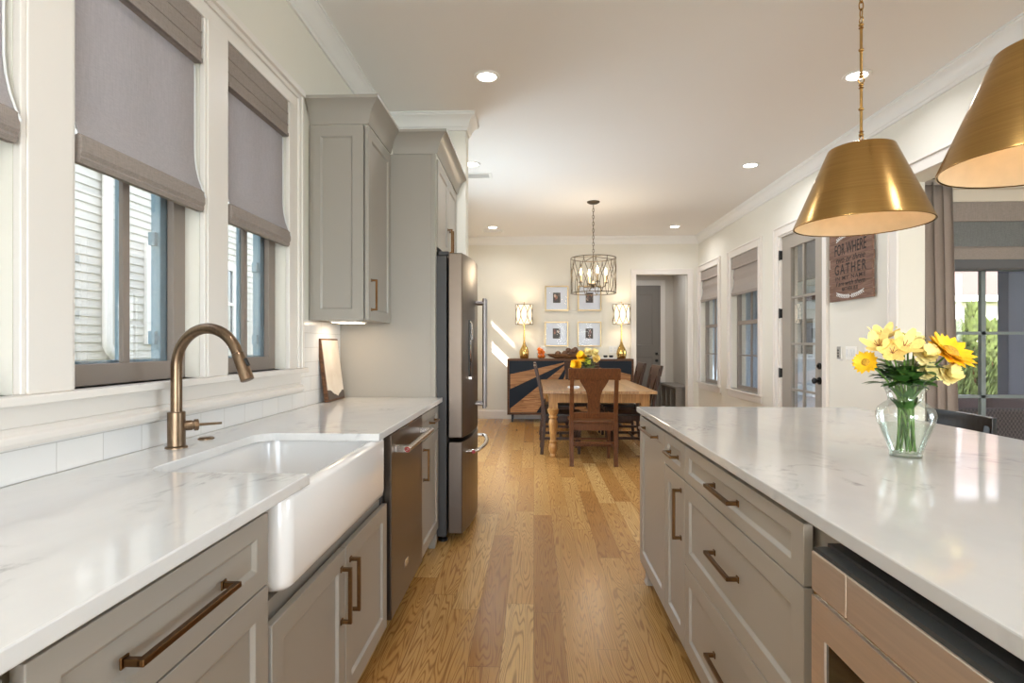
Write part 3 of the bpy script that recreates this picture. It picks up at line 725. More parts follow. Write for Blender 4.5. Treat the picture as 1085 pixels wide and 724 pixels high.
# cutting board propped in the corner
t = thing('serving_board', 'cream serving board with a wooden edge and dark landscape, leaning on the tile', 'board', (-1.165, 3.26, .914))
def lean(bm, tilt=.126, base=(-1.148, 0, .9155)):
    for v in bm.verts:
        x, z = v.co.x, v.co.z
        v.co.x = base[0] + x * math.cos(tilt) - z * math.sin(tilt); v.co.z = base[2] + z * math.cos(tilt) + x * math.sin(tilt)
    return bm
obj('board', lean(box(-.022, 0, 3.125, 3.405, .002, .362)), M_RAYD, t, bevel=.002)
k = NT('board_face'); p = k.sep(k.pos()); n1 = k.noise(k.pos(), 14, 5)
hgt = k.math('ADD', k.math('MULTIPLY', n1, .07), k.math('MULTIPLY', k.math('ABSOLUTE', k.math('SUBTRACT', p[1], .035)), .30))
msk = k.math('GREATER_THAN', k.math('ADD', -.012, hgt), k.math('ADD', p[2], -.0))
k.col(k.mix(msk, k.ramp(k.noise(k.pos(), 9, 4), [(.3, (214, 198, 180)), (.7, (232, 222, 208))]), lin((70, 56, 46)))); k.b.inputs['Roughness'].default_value = .35
o = obj('painted_face', lean(box(0, .0025, 3.137, 3.393, .012, .352)), k.m, t)

# ------------------------------------------------------------------ island
IX = .555                                      # door face of the island (faces -x)
IF = -IX
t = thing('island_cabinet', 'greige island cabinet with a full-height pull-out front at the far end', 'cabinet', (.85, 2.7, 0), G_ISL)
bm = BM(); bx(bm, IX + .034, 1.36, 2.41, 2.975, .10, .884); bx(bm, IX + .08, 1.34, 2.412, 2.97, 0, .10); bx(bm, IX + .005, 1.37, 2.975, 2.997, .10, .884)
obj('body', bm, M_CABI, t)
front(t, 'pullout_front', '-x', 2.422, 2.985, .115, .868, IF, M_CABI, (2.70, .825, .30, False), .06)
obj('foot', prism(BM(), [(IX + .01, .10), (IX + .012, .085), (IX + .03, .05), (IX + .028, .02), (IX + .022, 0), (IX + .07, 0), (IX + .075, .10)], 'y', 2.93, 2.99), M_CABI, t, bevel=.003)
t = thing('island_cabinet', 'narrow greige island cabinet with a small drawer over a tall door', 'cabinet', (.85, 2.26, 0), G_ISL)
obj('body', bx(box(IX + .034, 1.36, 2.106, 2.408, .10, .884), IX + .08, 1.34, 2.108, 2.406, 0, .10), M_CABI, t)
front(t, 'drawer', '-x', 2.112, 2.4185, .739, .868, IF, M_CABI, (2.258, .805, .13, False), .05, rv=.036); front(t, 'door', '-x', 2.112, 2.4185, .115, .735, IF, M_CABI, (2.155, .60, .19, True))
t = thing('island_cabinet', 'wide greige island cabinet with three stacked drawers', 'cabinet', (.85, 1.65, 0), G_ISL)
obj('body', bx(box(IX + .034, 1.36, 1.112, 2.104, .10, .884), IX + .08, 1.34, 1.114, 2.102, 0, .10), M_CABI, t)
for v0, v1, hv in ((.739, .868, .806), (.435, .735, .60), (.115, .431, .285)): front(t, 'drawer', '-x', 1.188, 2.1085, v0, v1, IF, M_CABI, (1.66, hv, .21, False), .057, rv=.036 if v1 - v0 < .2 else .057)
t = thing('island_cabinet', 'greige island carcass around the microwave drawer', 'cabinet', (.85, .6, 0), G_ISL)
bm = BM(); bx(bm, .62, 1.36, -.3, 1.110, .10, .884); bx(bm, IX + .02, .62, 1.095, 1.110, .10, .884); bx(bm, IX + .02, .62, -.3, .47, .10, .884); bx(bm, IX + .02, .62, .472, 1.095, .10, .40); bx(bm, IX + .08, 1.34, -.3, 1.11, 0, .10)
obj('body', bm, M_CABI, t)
t = thing('microwave_drawer', 'stainless microwave drawer with a dark window at the near end of the island', 'microwave', (.6, .78, .41))
MX = .525
obj('body', box(MX + .03, .618, .476, 1.092, .405, .862), M_FRIDGE, t)
obj('top_vent', box(MX + .004, MX + .03, .478, 1.090, .848, .856), pbr('vent_grey', (60, 62, 62), .4), t)
obj('control_panel', bx(box(MX, MX + .03, .975, 1.092, .775, .848), MX, MX + .03, .672, .972, .775, .848), M_STEELM, t, bevel=.0015)
obj('control_panel', box(MX, MX + .03, .478, .669, .775, .848), M_STEELM, t, bevel=.0015)
d = obj('drawer_front', wall_cells(BM(), 'x', MX, MX + .03, .478, 1.092, .408, .765, [(.53, 1.045, .49, .70)]), M_STEELM, t)
obj('window', box(MX + .004, MX + .026, .53, 1.045, .49, .70), M_BLACKG, d)
obj('drawer_lip', box(MX + .005, MX + .03, .478, 1.092, .766, .774), M_STEELB, t)
poly = [(.540, -.6), (1.66, -.6), (1.66, 3.0), (.540, 3.0)]
o = obj('island_countertop', prism(BM(), poly, 'z', .886, .914), M_QUARTZ, bevel=.003); tag(o, 'white quartz island countertop with grey veining', 'countertop'); center(o)
# bar stool at the seating side
t = thing('bar_stool', 'black bar stool tucked at the right side of the island', 'stool', (1.72, 2.60, 0))
SY, sx = 2.60, 1.68
obj('seat', box(sx - .17, sx + .20, SY - .19, SY + .19, .60, .64), M_BLACK, t, bevel=.012)
for lx_ in (sx - .14, sx + .17):
    for ly_ in (SY - .165, SY + .165):
        rear = lx_ > sx
        bm = BM(); tube(bm, [(lx_ + (.03 if rear else -.03), ly_, 0), (lx_, ly_, .60)] + ([(lx_ + .03, ly_, .78), (lx_ + .055, ly_, .895)] if rear else []), .022, 4, sq=True); obj('leg', bm, M_BLACK, t)
bm = BM()
for zz, dx_ in ((.20, .0), (.32, .0)):
    bx(bm, sx - .16, sx + .19, SY - .172, SY - .158, zz, zz + .025); bx(bm, sx - .16, sx + .19, SY + .158, SY + .172, zz, zz + .025); bx(bm, sx - .165, sx - .145, SY - .165, SY + .165, zz - .06, zz - .035)
obj('stretcher', bm, M_BLACK, t)
bm = BM(); n = 12
vs = []
prof = [(sx + .205 + .02 * (1 - (2 * i / n - 1) ** 2), SY - .195 + .39 * i / n) for i in range(n + 1)]
prism(bm, prof + [(x + .02, y) for x, y in reversed(prof)], 'z', .862, .936); obj('top_rail', bm, pbr('stool_black', (24, 26, 28), .25), t, bevel=.003)
obj('back_slat', box(sx + .20, sx + .212, SY - .15, SY + .15, .74, .79), M_BLACK, t)

# ------------------------------------------------------------------ window shades
def roman_shade(y0, y1, x, s, ztop, zf, zb, label, group, m, mf, folds=0, hem=.075):
    """s = +1 when the room lies towards +x of the shade"""
    t = thing('roman_shade', label, 'window shade', (x, (y0 + y1) / 2, zb), group)
    bm = BM(); bx(bm, *sorted((x, x + s * .028)), y0, y1, zf, ztop)
    prism(bm, [(x + s * .028, zf + .02), (x + s * .034, zf + .015), (x + s * .034, zf), (x + s * .02, zf)], 'y', y0, y1)
    for q in (.30, .62): bx(bm, *sorted((x + s * .027, x + s * .031)), y0, y1, zf + (ztop - zf) * q, zf + (ztop - zf) * q + .008)
    obj('valance', bm, mf, t, bevel=.002)
    zt = zf + .03; zh = zb + hem
    pr = [(x + s * .004, zt)]; N = 12
    for i in range(N + 1):
        f = i / N; z = zt - (zt - zh) * f; bulge = .030 * max(0, (f - .72) / .28) ** 2
        if folds:
            ph = (f * folds) % 1.0; bulge += .016 * ph
        pr.append((x + s * (.004 + bulge), z))
    poly = pr[1:] + [(px - s * .003, pz) for px, pz in reversed(pr[1:])]
    bm = BM(); prism(bm, poly, 'y', y0 + .004, y1 - .004); obj('shade_panel', bm, m, t, smooth=True)
    xb = pr[-1][0]
    bm = BM(); prism(bm, [(xb, zh + .002), (xb + s * .008, zh - .006), (xb + s * .010, zb + .03), (xb + s * .004, zb + .018), (xb + s * .006, zb + .012), (xb, zb), (xb - s * .022, zb + .002), (xb - s * .024, zh - .01)], 'y', y0 + .002, y1 - .002)
    obj('hem_fold', bm, mf, t)
    bm = BM(); tube(bm, [(pr[2][0] + s * .003, y1 - .006, pr[2][1])] + [(px + s * .003, y1 - .005, pz) for px, pz in pr[3:]] + [(xb + s * .012, y1 - .002, zb + .05)], .0028, 6); obj('lift_cord', bm, M_CORD, t)
    return t
GL, GR = 'linen roman shades on the kitchen windows', 'linen roman shades on the dining windows'
roman_shade(LW[0][0] + .006, LW[0][1] - .012, -1.222, 1, LZ1 - .002, 2.25, 1.70, 'grey linen roman shade at the left picture edge, mostly cut off', GL, M_SHADE, M_SHADEF)
roman_shade(LW[1][0] + .006, LW[1][1] - .014, -1.222, 1, LZ1 - .002, 2.25, 1.715, 'large grey linen roman shade on the window directly left of the faucet', GL, M_SHADE, M_SHADEF)
roman_shade(LW[2][0] + .006, LW[2][1] - .014, -1.222, 1, LZ1 - .002, 2.25, 1.715, 'grey linen roman shade on the window next to the upper cabinet', GL, M_SHADE, M_SHADEF)
roman_shade(RW[0][0] + .01, RW[0][1] - .01, XR + .03, -1, RZ1 - .002, 2.28, 1.91, 'taupe roman shade on the dining window nearer the glass door', GR, M_SHADER, M_SHADER, 2, .05)
roman_shade(RW[1][0] + .01, RW[1][1] - .01, XR + .03, -1, RZ1 - .002, 2.28, 1.93, 'taupe roman shade on the dining window nearest the far corner', GR, M_SHADER, M_SHADER, 2, .05)
# sunroom shade
t = thing('roman_shade', 'dark linen roman shade with a sheer band in the sunroom window', 'window shade', (4.0, SYF, 1.84))
ya = SYF + .005
obj('valance', box(SWX0 + .01, SWX1 - .01, ya - .03, ya, 2.24, SWZ1 - .003), M_SHADEF, t, bevel=.002)
obj('sheer_panel', box(SWX0 + .012, SWX1 - .012, ya - .012, ya - .009, 2.03, 2.26), M_SHADES, t)
bm = BM(); prism(bm, [(ya - .012, 2.04), (ya - .03, 2.02), (ya - .05, 1.93), (ya - .035, 1.92), (ya - .02, 1.95)], 'x', SWX0 + .01, SWX1 - .01); obj('lower_fold', bm, M_SHADEF, t)
bm = BM(); prism(bm, [(ya - .02, 1.95), (ya - .052, 1.925), (ya - .060, 1.86), (ya - .045, 1.842), (ya - .02, 1.85)], 'x', SWX0 + .01, SWX1 - .01); obj('hem_fold', bm, pbr('hem_slate', (92, 92, 94), .8), t)
# curtain
t = thing('curtain', 'taupe pleated curtain hanging at the edge of the sunroom opening', 'curtain', (3.2, 4.62, 0.02))
bm = BM(); rows = []; nz, nx = 14, 60
for j in range(nz + 1):
    z = 2.52 - (2.52 - .02) * j / nz; row = []
    f = j / nz; wdt = .30 + .06 * f
    for i in range(nx + 1):
        u = i / nx; a = 2 * PI * 4.3 * u + .6 * math.sin(3 * u)
        amp = .030 + .018 * f
        row.append(bm.verts.new((3.02 + wdt * u + .012 * math.sin(2 * a), 4.60 + amp * (math.sin(a) + .35 * math.sin(2 * a + .6)) + .006 * math.sin(7 * u + 3 * f), z)))
    rows.append(row)
for j in range(nz):
    for i in range(nx): bm.faces.new((rows[j][i], rows[j][i + 1], rows[j + 1][i + 1], rows[j + 1][i]))
o = obj('drape', bm, M_CURT, t, smooth=True, angle=80); md = o.modifiers.new('thick', 'SOLIDIFY'); md.thickness = .003
obj('header_tape', box(3.02, 3.33, 4.585, 4.615, 2.50, 2.535), M_CURT, t)
bm = BM(); tube(bm, [(2.95, 4.60, 2.56), (5.2, 4.60, 2.56)], .013, 12); bx(bm, 2.94, 2.96, 4.58, 4.62, 2.53, 2.59); bx(bm, 5.2, 5.22, 4.58, 4.74, 2.54, 2.58)
o = obj('curtain_rod', bm, M_IRON, smooth=True); tag(o, 'iron rod above the taupe curtain in the sunroom', 'curtain rod'); center(o)

# ------------------------------------------------------------------ ceiling lights, vents, pendants
M_LENS = emit('downlight_lens', (255, 250, 242), 14)
GD = 'recessed downlights in the ceiling'
def downlight(x, y, label, zc=ZC, watts=5.0):
    t = thing('recessed_light', label, 'downlight', (x, y, zc), GD)
    bm = BM(); lathe(bm, [(.062, -.001), (.064, -.006), (.082, -.008), (.088, -.004), (.088, 0), (.062, 0)], x, y, 36, zc, closed=True); obj('trim_ring', bm, M_WHITE, t, smooth=True)
    bm = BM(); lathe(bm, [(.0001, -.003), (.063, -.003), (.063, -.001), (.0001, -.001)], x, y, 36, zc); obj('lens', bm, M_LENS, t)
    lamp('lamp', 'AREA', (0, 0, -.012), watts, (.96, .97, 1.0), rot=(0, 0, 0), parent=t, shape='DISK', size=.12, spread=math.radians(150))
    return t
downlight(-.315, 3.81, 'round lit downlight in the ceiling beside the upper cabinets')
downlight(-.618, 5.65, 'round lit downlight just past the refrigerator cabinet crown')
downlight(-.631, 8.69, 'round lit downlight near the far crown, left of the chandelier')
downlight(2.151, 8.727, 'round lit downlight near the far crown, right of the chandelier')
downlight(2.178, 5.786, 'round lit downlight in the ceiling by the glass door')
downlight(2.171, 3.892, 'round lit downlight crossed by the pendant rod')
downlight(-.35, .9, 'added out-of-view downlight above the near left counter'); downlight(2.2, 1.0, 'added out-of-view downlight above the near seating side of the island'); downlight(.55, -.6, 'added out-of-view downlight above the near end of the aisle')  # unseen downlights added for highlights on the brass pendants
downlight(2.1, 10.4, 'added out-of-view downlight in the hall ceiling', 2.9, 7)  # unseen fixture added to brighten the hall
GV = 'ceiling air vents'
for x, y, lb in ((-.62, 6.02, 'white ceiling air vent by the refrigerator cabinet crown'), (-.649, 8.95, 'small white ceiling air vent near the far crown moulding')):
    t = thing('air_vent', lb, 'vent', (x, y, ZC), GV)
    bm = BM(); a, b = .17, .10
    for q in ((-a, a, -b, -b + .025), (-a, a, b - .025, b), (-a, -a + .025, -b + .025, b - .025), (a - .025, a, -b + .025, b - .025)): bx(bm, x + q[0], x + q[1], y + q[2], y + q[3], ZC - .008, ZC)
    obj('frame', bm, M_WHITE, t)
    bm = BM()
    for i in range(6): bx(bm, x - a + .025, x + a - .025, y - b + .028 + i * .025, y - b + .034 + i * .025, ZC - .007, ZC - .001)
    obj('louvre', bm, M_WHITE, t); obj('duct_opening', box(x - a + .025, x + a - .025, y - b + .025, y + b - .025, ZC - .001, ZC - .0002), M_FRIDGE, t)

def pendant(x, y, label):
    t = thing('pendant_light', label, 'pendant light', (x, y, 1.72), 'brass pendants over the island')
    z0, z1 = 1.72, 2.03; r0, r1 = .245, .118
    bm = BM(); lathe(bm, [(r0 - .001, z0), (r0 + .003, z0 + .001), (r0 + .002, z0 + .006), (r1 + .002, z1 - .002), (r1 - .002, z1), (.02, z1 + .002), (.02, z1 + .0005), (r1 - .003, z1 - .0015), (r0 - .0, z0 + .004)], x, y, 72, 0, closed=True)
    obj('shade', bm, M_BRASS, t, smooth=True, angle=30)
    bm = BM(); lathe(bm, [(r0 - .0035, z0 + .003), (r1 - .006, z1 - .006), (.012, z1 - .005), (.012, z1 - .007), (r1 - .008, z1 - .008), (r0 - .005, z0 + .003)], x, y, 72, 0, closed=True)
    obj('shade_lining', bm, M_BRASSI, t, smooth=True, angle=30)
    bm = BM(); lathe(bm, [(.024, z1 - .008), (.024, z1 - .05), (.019, z1 - .055), (.0001, z1 - .055)], x, y, 20); obj('socket', bm, M_BRASS, t, smooth=True)
    bm = BM(); lathe(bm, [(.0001, z1 - .145), (.018, z1 - .140), (.030, z1 - .118), (.029, z1 - .095), (.016, z1 - .068), (.014, z1 - .054)], x, y, 20)
    obj('bulb', bm, emit('pendant_bulb', (255, 232, 196), 12), t, smooth=True)
    lamp('lamp', 'POINT', (0, 0, z1 - .115 - 1.72), 3.2, (1, .88, .70), parent=t, shadow_soft_size=.035)
    bm = BM()
    lathe(bm, [(.03, z1), (.03, z1 + .006), (.012, z1 + .012), (.010, z1 + .022), (.0001, z1 + .024)], x, y, 20)
    zs = [2.072, 2.308, 2.55]
    for za, zb in zip(zs, zs[1:]):
        tube(bm, [(x, y, za + .012), (x, y, zb - .018)], .0055, 10)
        for zz, rr in ((za + .014, .010), ((za + zb) / 2, .0105), (zb - .02, .010)): ball(bm, (x, y, zz), rr, 12, .7)
        for zz in (za + .026, zb - .032): lathe(bm, [(.006, -.003), (.010, 0), (.006, .003)], x, y, 14, zz, closed=True)
    obj('rod', bm, M_BRASS, t, smooth=True, angle=60)
    bm = BM()
    for i, zz in enumerate(zs): ring(bm, (x, y, zz), .012, .0026, 18, 'xy'[i % 2])
    obj('link', bm, M_BRASS, t, smooth=True)
    bm = BM(); z = 2.578; i = 0
    while z < ZC - .03:
        pts = []
        for q in range(16):
            a = 2 * PI * q / 16; u, v = .0085 * math.cos(a), .0185 * math.sin(a)
            pts.append((x + u, y, z + v) if i % 2 else (x, y + u, z + v))
        tube(bm, pts, .0026, 6, closed=True); z += .030; i += 1
    obj('chain', bm, M_BRASS, t, smooth=True)
    bm = BM(); lathe(bm, [(.0001, ZC - .03), (.012, ZC - .028), (.018, ZC - .018), (.062, ZC - .014), (.064, ZC)], x, y, 32); obj('canopy', bm, M_BRASS, t, smooth=True)
    return t
pendant(1.322, 2.34, 'brushed brass cone pendant above the flower vase, whole shade in view')
pendant(1.375, 1.56, 'brushed brass cone pendant at the right edge of the view, partly cut off')

# chandelier over the table
CHX, CHY = .753, 7.19
t = thing('chandelier', 'open metal drum chandelier with four lit candle bulbs above the dining table', 'chandelier', (CHX, CHY, 1.89))
bm = BM(); lathe(bm, [(.0001, ZC - .03), (.05, ZC - .026), (.078, ZC - .012), (.082, ZC)], CHX, CHY, 32); obj('canopy', bm, M_IRON, t, smooth=True)
bm = BM(); z = 2.385; i = 0
while z < ZC - .03:
    pts = []
    for q in range(12):
        a = 2 * PI * q / 12; u, v = .010 * math.cos(a), .026 * math.sin(a); pts.append((CHX + u, CHY, z + v) if i % 2 else (CHX, CHY + u, z + v))
    tube(bm, pts, .0035, 6, closed=True); z += .043; i += 1
obj('chain', bm, M_IRON, t, smooth=True)
RC, zb, zt = .283, 1.895, 2.335
for zz in (zb, zt):
    bm = BM(); ring(bm, (CHX, CHY, zz), RC, .0055, 64, 'z'); obj('hoop', bm, M_IRON, t, smooth=True)
bm = BM(); NW = 12
for k_ in range(NW):
    for s in (-1, 1):
        a0 = 2 * PI * k_ / NW; pts = []
        for q in range(25):
            f = q / 24; a = a0 + s * (PI / NW) * (1 - math.cos(PI * f * 1.333)) * .667; pts.append((CHX + RC * math.cos(a), CHY + RC * math.sin(a), zt + (zb - zt) * f))
        tube(bm, pts, .0042, 6)
obj('lattice', bm, M_IRON, t, smooth=True, angle=60)
bm = BM()
for k_ in range(4):
    a = PI / 4 * 2 * k_ + .3; tube(bm, [(CHX, CHY, 2.36), (CHX + RC * .5 * math.cos(a), CHY + RC * .5 * math.sin(a), 2.345), (CHX + RC * math.cos(a), CHY + RC * math.sin(a), zt)], .004, 6)
tube(bm, [(CHX, CHY, 2.0), (CHX, CHY, 2.375)], .007, 8); obj('stem', bm, M_IRON, t, smooth=True)
bm = BM(); lathe(bm, [(.0001, -.05), (.014, -.045), (.010, -.03), (.034, -.012), (.036, .01), (.02, .022), (.012, .04), (.0001, .05)], CHX, CHY, 20, 2.005); obj('hub', bm, M_IRON, t, smooth=True)
M_CANDLE = pbr('candle_sleeve', (176, 150, 112), .6); M_FLAME = emit('candle_bulb', (255, 222, 170), 22)
for k_ in range(4):
    a = PI / 2 * k_ + .21; cx, cy = CHX + .165 * math.cos(a), CHY + .165 * math.sin(a)
    bm = BM(); tube(bm, [(CHX + .02 * math.cos(a), CHY + .02 * math.sin(a), 2.005)] + [(CHX + r * math.cos(a), CHY + r * math.sin(a), z) for r, z in ((.06, 1.975), (.11, 1.965), (.15, 1.985), (.165, 2.02))], .006, 8)
    lathe(bm, [(.004, 2.018), (.03, 2.026), (.028, 2.03), (.013, 2.032), (.013, 2.04)], cx, cy, 16); ar = obj('arm', bm, M_IRON, t, smooth=True)
    bm = BM(); lathe(bm, [(.011, 2.035), (.011, 2.125), (.0001, 2.127)], cx, cy, 14); obj('candle', bm, M_CANDLE, ar, smooth=True)
    bm = BM(); lathe(bm, [(.006, 2.125), (.013, 2.145), (.0155, 2.165), (.011, 2.19), (.003, 2.215), (.0001, 2.218)], cx, cy, 14); obj('bulb', bm, M_FLAME, ar, smooth=True)
lamp('lamp', 'POINT', (0, 0, .28), 14, (1, .84, .62), parent=t, shadow_soft_size=.12)

# ------------------------------------------------------------------ dining table and chairs
TX0, TX1, TY0, TY1, TZ = .10, 1.33, 6.15, 8.23, .74
t = thing('dining_table', 'farmhouse pine dining table with turned legs under the chandelier', 'table', ((TX0 + TX1) / 2, (TY0 + TY1) / 2, 0))
def m_tabletop():
    k = NT('table_top_pine'); p = k.sep(k.pos()); W = .205
    row = k.math('FLOOR', k.math('DIVIDE', p[0], W)); wn = k.n('ShaderNodeTexWhiteNoise', noise_dimensions='1D'); k.l(row, wn.inputs['W'])
    v = k.comb(k.math('ADD', k.math('MULTIPLY', p[0], 10), k.math('MULTIPLY', wn.outputs[0], 40)), k.math('MULTIPLY', p[1], .8), 0)
    f = k.math('ADD', k.math('MULTIPLY', k.math('FRACT', k.math('MULTIPLY', k.noise(v, 1, 3), 8)), .35), k.math('MULTIPLY', wn.outputs[0], .5))
    c = k.ramp(f, [(.1, (138, 98, 58)), (.8, (196, 154, 104))]); fx = k.math('FRACT', k.math('DIVIDE', p[0], W))
    k.col(k.mix(k.math('MULTIPLY', k.math('LESS_THAN', fx, .02), .7), c, lin((80, 48, 24)))); k.b.inputs['Roughness'].default_value = .28
    return k.m
obj('tabletop', box(TX0, TX1, TY0, TY1, TZ - .032, TZ), m_tabletop(), t, bevel=.004)
bm = BM()
for a in ((TX0 + .10, TX1 - .10, TY0 + .075, TY0 + .10), (TX0 + .10, TX1 - .10, TY1 - .10, TY1 - .075), (TX0 + .075, TX0 + .10, TY0 + .075, TY1 - .075), (TX1 - .10, TX1 - .075, TY0 + .075, TY1 - .075)): bx(bm, *a, TZ - .135, TZ - .032)
obj('apron', bm, M_PINEL, t)
for lx_ in (TX0 + .115, TX1 - .115):
    for ly_ in (TY0 + .115, TY1 - .115):
        bm = BM(); bx(bm, lx_ - .048, lx_ + .048, ly_ - .048, ly_ + .048, .545, TZ - .032)
        lathe(bm, [(.030, 0), (.036, .012), (.036, .03), (.030, .04), (.034, .05), (.047, .075), (.050, .11), (.046, .14), (.036, .155), (.042, .165), (.042, .18), (.033, .19), (.037, .25), (.047, .34), (.050, .38), (.044, .41), (.034, .425), (.046, .435), (.048, .45), (.040, .462), (.046, .475), (.058, .50), (.064, .53), (.05, .545), (.0001, .546)], lx_, ly_, 24)
        obj('leg', bm, M_PINEL, t, smooth=True)

def chair(label, wood_m, seat_m):
    """built facing +y at the origin"""
    t = thing('dining_chair', label, 'chair', (0, 0, 0), 'splat-back chairs round the dining table', local=True)
    bm = BM(); prism(bm, [(-.225, -.205), (.225, -.205), (.245, .21), (.235, .235), (-.235, .235), (-.245, .21)], 'z', .432, .458); obj('seat', bm, seat_m, t, bevel=.008)
    bm = BM(); bx(bm, -.205, .205, -.205, -.185, .362, .432); bx(bm, -.205, .205, .19, .21, .372, .432); bx(bm, -.215, -.195, -.19, .19, .372, .432); bx(bm, .195, .215, -.19, .19, .372, .432); obj('seat_frame', bm, wood_m, t)
    YB_ = lambda z: -.205 if z < .45 else -.205 - .10 * ((z - .45) / .55) ** 1.25
    for s in (-1, 1):
        bm = BM(); zs = [0, .1, .3, .45, .55, .65, .75, .85, .93, .975]
        half = .021; L_ = []
        yo = [(-.03 * max(0, (.3 - z) / .3)) for z in zs]
        pr = [(YB_(z) + o - .018, z) for z, o in zip(zs, yo)] + [(YB_(z) + o + .018, z) for z, o in reversed(list(zip(zs, yo)))]
        prism(bm, pr, 'x', s * .225 - half, s * .225 + half); obj('leg', bm, wood_m, t, bevel=.004)
        bm = BM(); tube(bm, [(s * .205, .19, 0), (s * .205, .19, .40)], [.022, .030], 4, sq=True); obj('leg', bm, wood_m, t, bevel=.003)
    # top rail, thicker than the posts and leaning with them
    def sheet(poly, th, y_off=0, m=wood_m, nm='splat'):
        bm = BM(); fr = [bm.verts.new((x, YB_(z) + y_off - th / 2, z)) for x, z in poly]; bk = [bm.verts.new((x, YB_(z) + y_off + th / 2, z)) for x, z in poly]
        n_ = len(poly); bm.faces.new(fr); bm.faces.new(list(reversed(bk)))
        for i in range(n_): bm.faces.new((fr[i], bk[i], bk[(i + 1) % n_], fr[(i + 1) % n_]))
        bmesh.ops.triangulate(bm, faces=[f for f in bm.faces if len(f.verts) > 4])
        return obj(nm, bm, m, t, bevel=.003)
    sheet([(-.262, .882), (-.262, .995), (-.25, 1.004), (.25, 1.004), (.262, .995), (.262, .882), (.20, .886), (-.20, .886)], .030, -.006, nm='top_rail')
    sp = [(.150, .895), (.138, .865), (.112, .82), (.085, .775), (.07, .73), (.063, .67), (.062, .60), (.066, .555), (.075, .52)]
    sheet([(-x, z) for x, z in sp] + [(x, z) for x, z in reversed(sp)], .016, 0)
    sheet([(-.21, .485), (-.21, .55), (.21, .55), (.21, .485)], .022, 0, nm='lower_rail')
    bm = BM()
    for s in (-1, 1): bx(bm, s * .215 - .010, s * .215 + .010, -.21, .18, .16, .19)
    bx(bm, -.205, .205, -.02, .0, .165, .187); bx(bm, -.205, .205, -.225, -.205, .225, .25); bx(bm, -.19, .19, .18, .20, .20, .225)
    obj('stretcher', bm, wood_m, t)
    return t
c0 = chair('walnut splat-back chair at the near end of the table, back to the viewer', M_CHAIRF, M_CHAIRF); c0.location = (.612, 6.035, 0)
c1 = chair('dark splat-back chair on the left side of the table, nearer the island aisle', M_CHAIRD, M_SEATD); c1.location = (.325, 6.66, 0); c1.rotation_euler = (0, 0, -PI / 2)
copy_tree(c1, (.325, 7.62, 0), -PI / 2, 'dark splat-back chair on the left side of the table, farther back')
copy_tree(c1, (1.14, 6.72, 0), PI / 2, 'dark splat-back chair on the right side of the table, nearer the island')
copy_tree(c1, (1.14, 7.66, 0), PI / 2, 'dark splat-back chair on the right side of the table, nearer the hall doorway')
copy_tree(c1, (.72, 8.23, 0), PI, 'dark splat-back chair at the far end of the table before the sideboard')

# ------------------------------------------------------------------ flowers
def frame_dir(d):
    return Vector(d).normalized().to_track_quat('Z', 'Y').to_matrix()
def petal(bm, Rm, c, length, width, cup, ang, n=4, base=0.0, tip=.5, end=.92):
    """leaf-shaped petal lying outward at angle ang in the head's own plane"""
    ca, sa = math.cos(ang), math.sin(ang); rows = []
    for i in range(n + 1):
        f = i / n; r = base + length * f; wd = width * (max(0, math.sin(PI * (.08 + end * f))) ** tip * .5 + (.06 if f < 1 else 0)); z = cup * (f ** 1.4) * length
        row = []
        for s, zz in ((-1, .12), (0, 0), (1, .12)):
            p = Vector((r * ca - s * wd * sa, r * sa + s * wd * ca, z + zz * wd)); row.append(bm.verts.new(Vector(c) + Rm @ p))
        rows.append(row)
    for a, b in zip(rows, rows[1:]):
        for j in range(2): bm.faces.new((a[j], a[j + 1], b[j + 1], b[j]))
def stemmed(name, label, cat, group, root, head, d, neck=None, r=.0026):
    t = thing(name, label, cat, root, group)
    h = Vector(head); p0 = Vector(root); nk = Vector(neck) if neck else p0.lerp(h, .5); hz = Vector((h.x - nk.x, h.y - nk.y, 0)); hz = hz.normalized() * min(.018, hz.length) if hz.length > 1e-4 else hz; p1 = nk + hz; p2 = p1.lerp(h, .45) + Vector((0, 0, .03))
    pts = [p0.lerp(p1, i / 6) for i in range(6)]
    for i in range(9): f = i / 8; pts.append(p1 * (1 - f) ** 2 + p2 * 2 * f * (1 - f) + h * f * f)
    bm = BM(); tube(bm, pts, r, 7); obj('stem', bm, M_STEM, t, smooth=True); return t
def sunflower(t, c, d, R=.045):
    Rm = frame_dir(d); bm = BM()
    for L in range(2):
        for i in range(15): petal(bm, Rm, Vector(c) + Rm @ Vector((0, 0, .002 * L)), R * (1 - .12 * L) * random.uniform(.9, 1.08), R * .36, .18 + .22 * L + random.uniform(-.1, .15), 2 * PI * (i + .5 * L) / 15 + random.uniform(-.08, .08), base=R * .12)
    obj('petals', bm, M_SUNF, t, smooth=True, angle=80)
    bm = BM(); lathe(bm, [(.0001, .012), (.010, .012), (.016, .007), (.017, .0), (.0001, -.004)], n=20)
    for v in bm.verts: v.co = Vector(c) + Rm @ (v.co * (R / .045))
    obj('disc', bm, M_SUNC, t, smooth=True)
def carnation(t, c, d, R=.024, m=None):
    Rm = frame_dir(d); bm = BM()
    for L in range(5):
        n_ = 17 - 2 * L
        for i in range(n_): petal(bm, Rm, c, R * (1 - .06 * L), R * .46, -.3 + .42 * L + random.uniform(-.15, .15), 2 * PI * i / n_ + L * .7 + random.uniform(-.2, .2), n=5, tip=.4, end=.74)
    obj('petals', bm, m or M_CREAM, t, smooth=True, angle=80)
